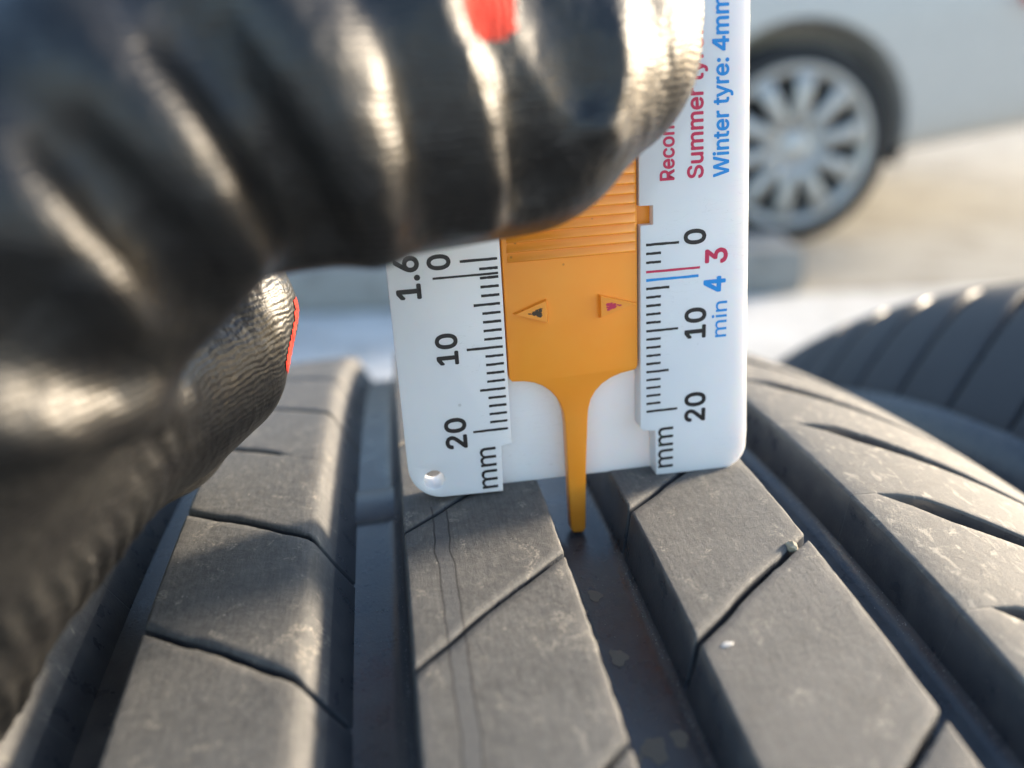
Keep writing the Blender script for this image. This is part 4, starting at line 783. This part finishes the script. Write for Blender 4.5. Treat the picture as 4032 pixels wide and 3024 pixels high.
    ':': (0.188, [(0.095,0.271),(0.083,0.272),(0.073,0.277),(0.063,0.284),(0.055,0.294),(0.051,0.304),(0.050,0.316),(0.051,0.328),(0.055,0.339),(0.063,0.349),(0.073,0.356),(0.083,0.360),(0.095,0.362),(0.107,0.360),(0.118,0.356),(0.128,0.349),(0.135,0.339),(0.140,0.328),(0.141,0.316),(0.140,0.304),(0.135,0.294),(0.128,0.284),(0.118,0.277),(0.107,0.272),(0.095,-0.004),(0.083,-0.003),(0.073,0.001),(0.063,0.009),(0.055,0.018),(0.051,0.029),(0.050,0.041),(0.051,0.053),(0.055,0.064),(0.063,0.073),(0.073,0.081),(0.083,0.085),(0.095,0.087),(0.107,0.085),(0.118,0.081),(0.128,0.073),(0.135,0.064),(0.140,0.053),(0.141,0.041),(0.140,0.029),(0.135,0.018),(0.128,0.009),(0.118,0.001),(0.107,-0.003)], [(35,37,36),(34,37,35),(34,38,37),(34,39,38),(33,39,34),(32,39,33),(32,40,39),(31,40,32),(31,41,40),(30,41,31),(30,42,41),(29,42,30),(29,43,42),(28,43,29),(28,44,43),(27,44,28),(27,45,44),(26,45,27),(26,46,45),(25,46,26),(25,47,46),(24,47,25),(11,13,12),(11,14,13),(10,14,11),(10,15,14),(9,15,10),(8,15,9),(8,16,15),(7,16,8),(7,17,16),(6,17,7),(6,18,17),(5,18,6),(5,19,18),(5,20,19),(4,20,5),(3,20,4),(3,21,20),(2,21,3),(2,22,21),(2,23,22),(1,23,2),(1,0,23)]),
    ' ': (0.188, [], []),
}
def lettering(txt, x0, x1, z0, z1, mat, lean=0.0, bold=.0):
    """text running up the gauge: x0 = tops of the letters, x1 = baseline side, z0 = start, z1 = end"""
    vs, fs, pen = [], [], 0.0
    for ch in txt:
        adv, gv, gf = GLYPHS[ch]
        b = len(vs)
        vs += [(pen+x, y) for x, y in gv]
        fs += [tuple(b+i for i in q) for q in gf]
        pen += adv
    co = np.array(vs)
    n0, f0, Y = len(co), list(fs), [np.zeros(len(co))]
    if bold:
        base = co.copy()
        for k in range(8):
            t = math.pi*k/4
            co = np.concatenate([co, base+np.array([math.cos(t), math.sin(t)])*bold])
            fs = fs+[tuple(i+n0*(k+1) for i in q) for q in f0]
            Y.append(np.full(n0, (k+1)*1e-6))
    Y = np.concatenate(Y)
    mn, mx = co.min(0), co.max(0)
    X = x1-(co[:, 1]-mn[1])/(mx[1]-mn[1])*(x1-x0)
    Z = z0+(co[:, 0]-mn[0])/(mx[0]-mn[0])*(z1-z0)
    X = X+lean*(Z-z0)
    return mesh_obj('lettering', np.stack([X*MM, -.014*MM-Y, Z*MM], 1), fs, mat, gauge, smooth=False)
lettering('0', -16.1, -13.5, -.72, 1.0, INK, 0, .024)
lettering('10', -16.0, -13.45, -11.55, -7.85, INK, 0, .024)
lettering('20', -15.85, -13.25, -21.85, -17.97, INK, 0, .024)
lettering('1.6', -19.65, -16.9, -3.68, 1.09, INK, 0, .024)
lettering('0', 12.75, 15.42, -.40, 1.35, INK, 0, .024)
lettering('10', 12.97, 15.65, -11.47, -7.74, INK, 0, .024)
lettering('20', 13.11, 15.82, -22.0, -18.2, INK, 0, .024)
lettering('3', 15.32, 18.05, -2.80, -1.02, RED_INK, 0, .024)
lettering('4', 15.20, 17.90, -6.12, -4.28, BLUE_INK, 0, .024)
lettering('min', 16.3, 18.15, -11.6, -7.27, BLUE_INK, 0, .006)
lettering('mm', -11.95, -10.05, -27.45, -22.15, INK, 0, .006)
lettering('mm', 9.85, 11.75, -27.65, -22.3, INK, 0, .006)
lettering('Winter tyre: 4mm', 16.0, 18.4, 6.8, 25.0, BLUE_INK, -.033, .020)
lettering('Summer tyre: 3mm', 13.05, 15.45, 6.85, 28.2, RED_INK, -.022, .020)
lettering('Recommended:', 9.94, 11.66, 6.85, 21.4, RED_INK, -.01, .020)

# ---------------------------------------------------------------- gloved hand
GL = {
    'thumb': [(-0.06228, -0.03360, 0.62669, 0.01500), (-0.04374, -0.03414, 0.63990, 0.01240), (-0.03349, -0.02974, 0.64766, 0.01150), (-0.01971, -0.02411, 0.64887, 0.01300), (-0.00817, -0.01835, 0.64824, 0.01260), (-0.00011, -0.01453, 0.65108, 0.01060), (0.00424, -0.01087, 0.65359, 0.00800)],
    'index': [(-0.04163, 0.00587, 0.63209, 0.00800), (-0.03892, -0.00128, 0.62599, 0.00830), (-0.04103, -0.00588, 0.62189, 0.00900), (-0.04515, -0.01213, 0.62114, 0.00970), (-0.05027, -0.02171, 0.62257, 0.01080), (-0.05761, -0.02974, 0.62168, 0.01200)],
    'middle': [(-0.04684, 0.01278, 0.61769, 0.00850), (-0.05006, 0.00149, 0.61278, 0.00950), (-0.06085, -0.01057, 0.61419, 0.01050), (-0.06837, -0.02195, 0.61572, 0.01200)],
    'palm': [(-0.06296, -0.02997, 0.61925, 0.01300), (-0.06994, -0.03416, 0.61178, 0.01600), (-0.07418, -0.02967, 0.61612, 0.02000), (-0.06733, -0.02917, 0.62516, 0.01800)],
    'wrist': [(-0.07418, -0.02967, 0.61612, 0.02000), (-0.10267, -0.03400, 0.60630, 0.02500), (-0.14555, -0.03180, 0.59154, 0.02900)],
    'dorsum': [(-0.07782, -0.01506, 0.62426, 0.02000), (-0.06393, -0.00622, 0.64574, 0.01900), (-0.05118, 0.00494, 0.65635, 0.01500), (-0.03803, 0.01402, 0.66188, 0.01200)],
}
GP = np.array((0.00020, -0.00648, 0.63076)); GN = np.array((-0.00752, 0.99936, -0.03488))
RIP_O = np.array((-0.04414, -0.01807, 0.61748)); RIP_D = np.array((-0.27477, -0.90664, -0.32017)); RIP_E = np.array((0.73678, 0.01542, -0.67595))
GL_FOLDS = [
    [(-0.04359, -0.04003, 0.65150, 0.00340, 0.00280), (-0.03968, -0.04373, 0.64742, 0.00340, 0.00280), (-0.03711, -0.04450, 0.64269, 0.00340, 0.00280), (-0.03551, -0.04356, 0.63917, 0.00340, 0.00280), (-0.03424, -0.04054, 0.63498, 0.00340, 0.00238)],
    [(-0.05004, -0.01281, 0.65964, 0.00360, 0.00300), (-0.03685, -0.03933, 0.65375, 0.00360, 0.00300), (-0.03384, -0.04120, 0.65072, 0.00360, 0.00300), (-0.03091, -0.04130, 0.64684, 0.00360, 0.00300), (-0.02948, -0.04042, 0.64428, 0.00360, 0.00300), (-0.02838, -0.03775, 0.64018, 0.00360, 0.00255)],
    [(-0.03253, -0.03622, 0.65712, 0.00180, 0.00070), (-0.03007, -0.03910, 0.65343, 0.00180, 0.00070), (-0.02870, -0.03995, 0.65041, 0.00180, 0.00070), (-0.02745, -0.03987, 0.64727, 0.00180, 0.00059)],
    [(-0.02693, -0.03562, 0.65697, 0.00300, 0.00270), (-0.02496, -0.03711, 0.65478, 0.00300, 0.00270), (-0.02302, -0.03830, 0.65085, 0.00300, 0.00270), (-0.02161, -0.03808, 0.64703, 0.00300, 0.00270), (-0.02060, -0.03687, 0.64372, 0.00300, 0.00270), (-0.02009, -0.03252, 0.63857, 0.00300, 0.00229)],
    [(-0.02375, -0.03518, 0.65690, 0.00160, 0.00060), (-0.02135, -0.03692, 0.65362, 0.00160, 0.00060), (-0.01964, -0.03755, 0.64933, 0.00160, 0.00060), (-0.01890, -0.03698, 0.64564, 0.00160, 0.00051)],
    [(-0.01557, -0.03358, 0.65676, 0.00220, 0.00180), (-0.01425, -0.03462, 0.65422, 0.00220, 0.00180), (-0.01256, -0.03478, 0.65113, 0.00220, 0.00180), (-0.01136, -0.03428, 0.64730, 0.00220, 0.00180), (-0.01059, -0.03210, 0.64238, 0.00220, 0.00180), (-0.01125, -0.02987, 0.63940, 0.00220, 0.00153)],
    [(-0.01048, -0.03232, 0.65449, 0.00100, 0.00070), (-0.00816, -0.03243, 0.65079, 0.00100, 0.00070), (-0.00536, -0.03111, 0.64757, 0.00100, 0.00070), (-0.00271, -0.02939, 0.64554, 0.00100, 0.00059)],
    [(-0.00019, -0.02459, 0.65651, 0.00150, 0.00180), (-0.00059, -0.02774, 0.65189, 0.00150, 0.00180), (-0.00095, -0.02869, 0.64837, 0.00150, 0.00180), (-0.00188, -0.02896, 0.64563, 0.00150, 0.00153)],
    [(-0.00208, -0.02904, 0.64548, 0.00100, 0.00060), (-0.00079, -0.02762, 0.64393, 0.00100, 0.00051)],
    [(-0.04440, -0.04566, 0.63250, 0.00260, 0.00200), (-0.04068, -0.04262, 0.63051, 0.00260, 0.00200), (-0.03788, -0.03842, 0.62962, 0.00260, 0.00200), (-0.03950, -0.02293, 0.62476, 0.00260, 0.00170)],
    [(-0.04284, -0.04636, 0.64185, 0.00450, -0.00000), (-0.03993, -0.04591, 0.63893, 0.00450, -0.00355), (-0.03806, -0.04438, 0.63580, 0.00450, -0.00423), (-0.03637, -0.04141, 0.63306, 0.00450, -0.00405)],
    [(-0.03964, -0.04153, 0.65083, 0.00290, -0.00000), (-0.03662, -0.04307, 0.64763, 0.00290, -0.00315), (-0.03398, -0.04298, 0.64343, 0.00290, -0.00363), (-0.03231, -0.04132, 0.63971, 0.00290, -0.00410), (-0.03201, -0.03901, 0.63642, 0.00290, -0.00378)],
    [(-0.03169, -0.03745, 0.65601, 0.00290, -0.00000), (-0.02943, -0.03946, 0.65242, 0.00290, -0.00300), (-0.02711, -0.03979, 0.64777, 0.00290, -0.00345), (-0.02524, -0.03823, 0.64338, 0.00290, -0.00391), (-0.02447, -0.03554, 0.63987, 0.00290, -0.00360)],
    [(-0.01836, -0.03642, 0.65299, 0.00240, -0.00000), (-0.01749, -0.03690, 0.64781, 0.00240, -0.00102), (-0.01697, -0.03552, 0.64328, 0.00240, -0.00122), (-0.01718, -0.03302, 0.63975, 0.00240, -0.00117)],
    [(-0.01235, -0.03219, 0.65624, 0.00260, -0.00000), (-0.01115, -0.03329, 0.65334, 0.00260, -0.00300), (-0.00968, -0.03343, 0.64954, 0.00260, -0.00345), (-0.00857, -0.03234, 0.64516, 0.00260, -0.00391), (-0.00797, -0.02998, 0.64124, 0.00260, -0.00360)],
    [(-0.00784, -0.02713, 0.65833, 0.00280, -0.00000), (-0.00719, -0.03003, 0.65510, 0.00280, -0.00205), (-0.00548, -0.03071, 0.65173, 0.00280, -0.00244), (-0.00377, -0.03029, 0.64856, 0.00280, -0.00234)],
]
KNIT_AT = [
    [(-0.01110, -0.03049, 0.65726, 0.00300), (-0.01037, -0.03216, 0.65464, 0.00290)],
    [(-0.02683, 0.00010, 0.63091, 0.00380), (-0.02712, -0.00337, 0.62485, 0.00380), (-0.02865, -0.00648, 0.62060, 0.00360)],
]
def sd_chain(P, ch):
    d = np.full(P.shape[0], 1e9)
    for a, b in zip(ch[:-1], ch[1:]):
        a = np.array(a); b = np.array(b)
        ba = b[:3]-a[:3]; l2 = ba@ba
        h = np.clip((P-a[:3])@ba/l2, 0, 1)
        q = np.linalg.norm(P-a[:3]-h[:, None]*ba, axis=1)-(a[3]+(b[3]-a[3])*h)
        d = np.minimum(d, q)
    return d
def smin(a, b, k):
    h = np.maximum(k-np.abs(a-b), 0)/k
    return np.minimum(a, b)-h*h*k*.25
def smax(a, b, k): return -smin(-a, -b, k)
def base_sdf(P):
    t = sd_chain(P, GL['thumb'])
    t = smax(t, (P-GP)@GN+.0003, .0015)      # flattened where it presses on the gauge
    i = sd_chain(P, GL['index']); m = sd_chain(P, GL['middle'])
    p = smin(sd_chain(P, GL['palm']), sd_chain(P, GL['wrist']), .012)
    p = smin(p, sd_chain(P, GL['dorsum']), .006)
    d = smin(smin(i, m, .002), p, .010)
    return smin(d, t, .004)
def fold(P, c):
    """height of one fold: gaussian across its crest line, fading in and out along it"""
    best = np.full(P.shape[0], 1e9); amp = np.zeros(P.shape[0])
    for a, b in zip(c[:-1], c[1:]):
        a = np.array(a); b = np.array(b)
        ba = b[:3]-a[:3]
        h = np.clip((P-a[:3])@ba/(ba@ba), 0, 1)
        q = np.linalg.norm(P-a[:3]-h[:, None]*ba, axis=1)
        m = q < best
        best[m] = q[m]; amp[m] = (a[4]+(b[4]-a[4])*h)[m]
    return amp*np.exp(-(best/c[0][3])**2)
def full_sdf(P):
    d = base_sdf(P)
    near = np.abs(d) < .009
    if near.any():
        Q = P[near]
        h = np.zeros(len(Q))
        for c in GL_FOLDS: h += fold(Q, c)
        # crinkled coating towards the palm
        s = (Q-RIP_O)@RIP_D
        m = np.clip(s/.012, 0, 1)*np.clip((.060-s)/.02, .35, 1)*np.clip((sd_chain(Q, GL['thumb'])-.002)/.004, 0, 1)
        e = (Q-RIP_O)@RIP_E
        h += m*.00050*np.sin(2*np.pi*s/.0021+1.4*np.sin(e/.0031)+.9*np.sin(e/.0013))*(.6+.4*np.sin(e/.0009+s/.002))
        d[near] -= h
    return np.maximum(d, -(P[:, 0]+.147))
def surface_nets(lo, hi, h):
    dims = [int((b-a)/h)+1 for a, b in zip(lo, hi)]
    # coarse pass, then evaluate only near the surface
    q = 4
    cd = [d//q+2 for d in dims]
    gx = np.stack(np.meshgrid(*[lo[i]+np.arange(cd[i])*h*q for i in range(3)], indexing='ij'), -1).reshape(-1, 3)
    cf = full_sdf(gx).reshape(cd)
    near = np.abs(cf) < h*q*1.9
    idx = [np.clip((np.arange(dims[i])+q//2)//q, 0, cd[i]-1) for i in range(3)]
    F = cf[np.ix_(*idx)].astype(np.float64)
    mask = near[np.ix_(*idx)]
    I = np.argwhere(mask)
    F[mask] = full_sdf(np.array(lo)+I*h)
    ins = F < 0
    nx, ny, nz = dims
    acc = np.zeros((nx-1, ny-1, nz-1, 3)); cnt = np.zeros((nx-1, ny-1, nz-1))
    def corner(arr, o): return arr[o[0]:nx-1+o[0], o[1]:ny-1+o[1], o[2]:nz-1+o[2]]
    for ax in range(3):
        o1, o2 = [k for k in range(3) if k != ax]
        for a in (0, 1):
            for b in (0, 1):
                c0 = [0, 0, 0]; c0[o1] = a; c0[o2] = b
                c1 = list(c0); c1[ax] = 1
                A_, B_ = corner(F, c0), corner(F, c1)
                m = (A_ < 0) != (B_ < 0)
                t = np.where(m, A_/np.where(m, A_-B_, 1), 0)
                for k in range(3):
                    add = (t if k == ax else float(c0[k]))
                    acc[..., k] += np.where(m, add, 0)
                cnt += m
    has = cnt > 0
    vid = -np.ones(has.shape, dtype=np.int64)
    cells = np.argwhere(has)
    vid[has] = np.arange(len(cells))
    V = np.array(lo)+(cells+acc[has]/cnt[has][:, None])*h
    faces = []
    for ax in range(3):
        o1, o2 = [(1, 2), (2, 0), (0, 1)][ax]
        sl0 = [slice(None)]*3; sl1 = [slice(None)]*3
        sl0[ax] = slice(0, dims[ax]-1); sl1[ax] = slice(1, dims[ax])
        A_, B_ = ins[tuple(sl0)], ins[tuple(sl1)]
        E_ = np.argwhere(A_ != B_)
        ok = (E_[:, o1] > 0) & (E_[:, o2] > 0) & (E_[:, o1] < dims[o1]-1) & (E_[:, o2] < dims[o2]-1)
        E_ = E_[ok]
        flip = A_[tuple(E_.T)]
        def cell(d1, d2):
            c = E_.copy(); c[:, o1] -= d1; c[:, o2] -= d2
            return vid[tuple(c.T)]
        qd = np.stack([cell(1, 1), cell(0, 1), cell(0, 0), cell(1, 0)], 1)
        qd[~flip] = qd[~flip][:, ::-1]
        faces.append(qd)
    return V, np.concatenate(faces)
GV, GF = surface_nets((-.150, -.085, .545), (.022, .026, .680), .00055)
glove = mesh_obj('gloved_hand', GV, GF, GLOVE)
tag(glove, 'hand in a creased black rubber coated work glove gripping the gauge', 'gloved hand')
# uncoated red knit showing at the back of the thumb and of the index finger
def knit_patch(sel, thick):
    nor = np.empty(len(GV)*3); glove.data.vertices.foreach_get('normal', nor); nor = nor.reshape(-1, 3)
    cen = GV[GF].mean(1); fn = nor[GF].mean(1)
    pick = np.where(sel(cen, fn))[0]
    if len(pick) == 0: return None
    ids, inv = np.unique(GF[pick].ravel(), return_inverse=True)
    fcs = inv.reshape(-1, 4)
    v = GV[ids]+nor[ids]*thick
    # leave the border lying on the coating so that the patch has no floating rim
    return mesh_obj('knit_backing', v, fcs, KNIT, glove)
for chain in KNIT_AT:
    knit_patch(lambda c, n, ch=chain: sd_chain(c, ch) < 0, .0001)

# ---------------------------------------------------------------- parked car
CAR_A = math.radians(-6)
CARM = Matrix.Translation((1.349, 2.545, 0)) @ Matrix.Rotation(CAR_A, 4, 'Z')
car = empty('parked_car', mat=CARM)
tag(car, 'silver parked car with ten spoke alloy wheels beyond the tyres', 'car')
WR, RIMR = .331, .262
st = [ # x, bottom, belt, roof, width inset, roof inset
    (-3.62, .40, .60, .64, .30, .42), (-3.48, .24, .68, .73, .12, .30), (-3.0, .19, .80, .87, .03, .22), (-2.2, .18, .90, .97, .0, .24),
    (-1.5, .18, .93, 1.36, .0, .36), (-.9, .18, .95, 1.44, .0, .34), (-.15, .19, .97, 1.40, .0, .34), (.45, .26, .99, 1.13, .0, .30),
    (.80, .31, .99, 1.08, .0, .26), (1.15, .34, .98, 1.07, .02, .28), (1.38, .38, .93, 1.03, .10, .34), (1.50, .40, .80, .92, .26, .44)]
WID = 1.80
v, f = [], []
for x, zb, zl, zr, wi, ri_ in st:
    half = [(wi+.10, zb), (wi+.02, zb+.06), (wi+.0, zb+.22), (wi-.02, .62*zl+.38*zb), (wi+.005, zl-.06), (wi+.05, zl), (wi+ri_*.75, zr-.05), (wi+ri_+.15, zr)]
    ring = [(y, z) for y, z in half]+[(WID-y, z) for y, z in reversed(half)]
    for y, z in ring: v.append((x, y, z))
n = 16
for k in range(len(st)-1):
    for i in range(n): f.append((k*n+i, k*n+(i+1) % n, (k+1)*n+(i+1) % n, (k+1)*n+i))
f.append(tuple(range(n))); f.append(tuple(reversed(range((len(st)-1)*n, len(st)*n))))
body = mesh_obj('body', v, f, PAINT, car)
bmx = bmesh.new(); bmx.from_mesh(body.data); bmesh.ops.recalc_face_normals(bmx, faces=bmx.faces[:]); bmx.to_mesh(body.data); bmx.free()
ss = body.modifiers.new('s', 'SUBSURF'); ss.levels = 3; ss.render_levels = 3
cutters = []
for wx in (0.0, -2.62):
    for y in (-.15, WID-.22):
        bm = bmesh.new()
        bmesh.ops.create_cone(bm, cap_ends=True, segments=64, radius1=.382, radius2=.382, depth=.42)
        o = bm_obj('cut', bm, BLACKP)
        o.matrix_world = CARM @ Matrix.Translation((wx, y+.18, WR+.018)) @ Matrix.Rotation(math.pi/2, 4, 'X')
        md = body.modifiers.new('c', 'BOOLEAN'); md.operation = 'DIFFERENCE'; md.object = o; md.solver = 'EXACT'
        cutters.append(o)
bpy.context.view_layer.update()
apply_mods(body)
for o in cutters: bpy.data.objects.remove(o)
body.data.shade_smooth(); body.data.set_sharp_from_angle(angle=math.radians(40))

def revolve(name, prof, seg, mat, parent):
    """profile of (radius, y): turned round the local Y axis"""
    n = len(prof); v, f = [], []
    for k in range(seg):
        t = 2*math.pi*k/seg
        for r, y in prof: v.append((r*math.cos(t), y, r*math.sin(t)))
    for k in range(seg):
        for i in range(n-1): f.append((k*n+i, k*n+i+1, ((k+1) % seg)*n+i+1, ((k+1) % seg)*n+i))
    return mesh_obj(name, v, f, mat, parent)

def build_wheel():
    w = empty('wheel')
    ty = revolve('tyre', [(RIMR-.004, .02), (RIMR+.006, .008), (RIMR+.03, .0), (WR-.022, .008), (WR-.006, .022), (WR, .05), (WR, .17), (WR-.01, .20), (RIMR, .205)], 72, RUBBER, w)
    rm = revolve('rim', [(RIMR+.002, .014), (RIMR-.004, .010), (RIMR-.016, .014), (RIMR-.028, .022), (RIMR-.034, .04), (RIMR-.04, .19)], 72, ALLOY, w)
    revolve('brake_disc', [(.225, .085), (.03, .085), (.03, .11), (.0, .11)], 48, BLACKP, w)
    hub = revolve('hub_cap', [(.0, .004), (.028, .005), (.034, .009), (.062, .013), (.072, .022), (.072, .05)], 40, ALLOY, w)
    v, f = [], []
    for rr, hw, y in ((.058, .019, .020), (.12, .018, .016), (.18, .021, .015), (.238, .032, .022)):
        for s, dy in ((-1, .012), (-.62, 0.0), (.62, 0.0), (1, .012)): v.append((rr, y+dy, s*hw))
    for j in range(3):
        for i in range(3): f.append((j*4+i, j*4+i+1, (j+1)*4+i+1, (j+1)*4+i))
    for j in range(3):
        pass
    base = mesh_obj('spoke', v, f, ALLOY, w)
    so = base.modifiers.new('s', 'SOLIDIFY'); so.thickness = .012; so.offset = -1
    apply_mods(base); base.data.shade_smooth()
    base.rotation_euler = (0, math.radians(-18), 0)
    for k in range(1, 10):
        c = base.copy(); COL.objects.link(c); c.parent = w
        c.rotation_euler = (0, math.radians(-18+36*k), 0)
    return w
wh = build_wheel()
spots = [(0.0, -.005, False), (-2.62, -.005, False), (0.0, WID+.005, True), (-2.62, WID+.005, True)]
wheels = [wh]
def copy_under(o, parent):
    c = o.copy(); COL.objects.link(c); c.parent = parent
    for ch in list(o.children): copy_under(ch, c)
    return c
wh.parent = car
for s in spots[1:]: wheels.append(copy_under(wh, car))
for w, (x, y, fl) in zip(wheels, spots):
    w.location = (x, y, WR)
    w.rotation_euler = (0, .12, math.pi if fl else 0)
# wheel-well liners
for wx in (0.0, -2.62):
    for y0, y1 in ((.03, .40), (WID-.40, WID-.03)):
        v, f = [], []
        for k in range(33):
            t = math.radians(-15+210*k/32)
            for y in (y0, y1): v.append((wx+.384*math.cos(t), y, WR+.018+.384*math.sin(t)))
        for k in range(32): f.append((2*k, 2*k+1, 2*k+3, 2*k+2))
        mesh_obj('wheel_liner', v, f, BLACKP, car)
# lamps, glass, door details
def patch(name, pts, mat, off, thick=.02):
    """panel lying over the body side: points (x, z) on the near and far side"""
    for near in (True, False):
        bm = bmesh.new()
        ring = []
        for x, y, z in pts: ring.append(bm.verts.new((x, (y-off) if near else (WID-y+off), z)))
        fc = bm.faces.new(ring)
        r = bmesh.ops.extrude_face_region(bm, geom=[fc])
        for e in r['geom']:
            if isinstance(e, bmesh.types.BMVert): e.co.y += thick if near else -thick
        bmesh.ops.bevel(bm, geom=bm.edges[:], offset=.006, segments=2, affect='EDGES')
        bm_obj(name, bm, mat, car, smooth=False)
patch('tail_lamp', [(.70, -.02, .735), (1.36, .06, .75), (1.34, .10, .93), (.66, .02, .93)], REDLAMP, .04, .12)
patch('headlight', [(-3.46, .14, .58), (-3.05, .03, .62), (-3.02, .06, .74), (-3.4, .17, .68)], CLEARLAMP, .02, .08)
patch('side_window', [(-1.45, .07, 1.0), (-.62, .07, 1.02), (-.66, .24, 1.34), (-1.2, .26, 1.30)], GLASS, .03, .05)
patch('side_window', [(-.56, .07, 1.02), (.20, .08, 1.04), (-.12, .24, 1.31), (-.58, .24, 1.34)], GLASS, .03, .05)
patch('door_handle', [(-.55, .02, .86), (-.35, .02, .865), (-.35, .02, .89), (-.55, .02, .885)], PAINT, .035, .03)
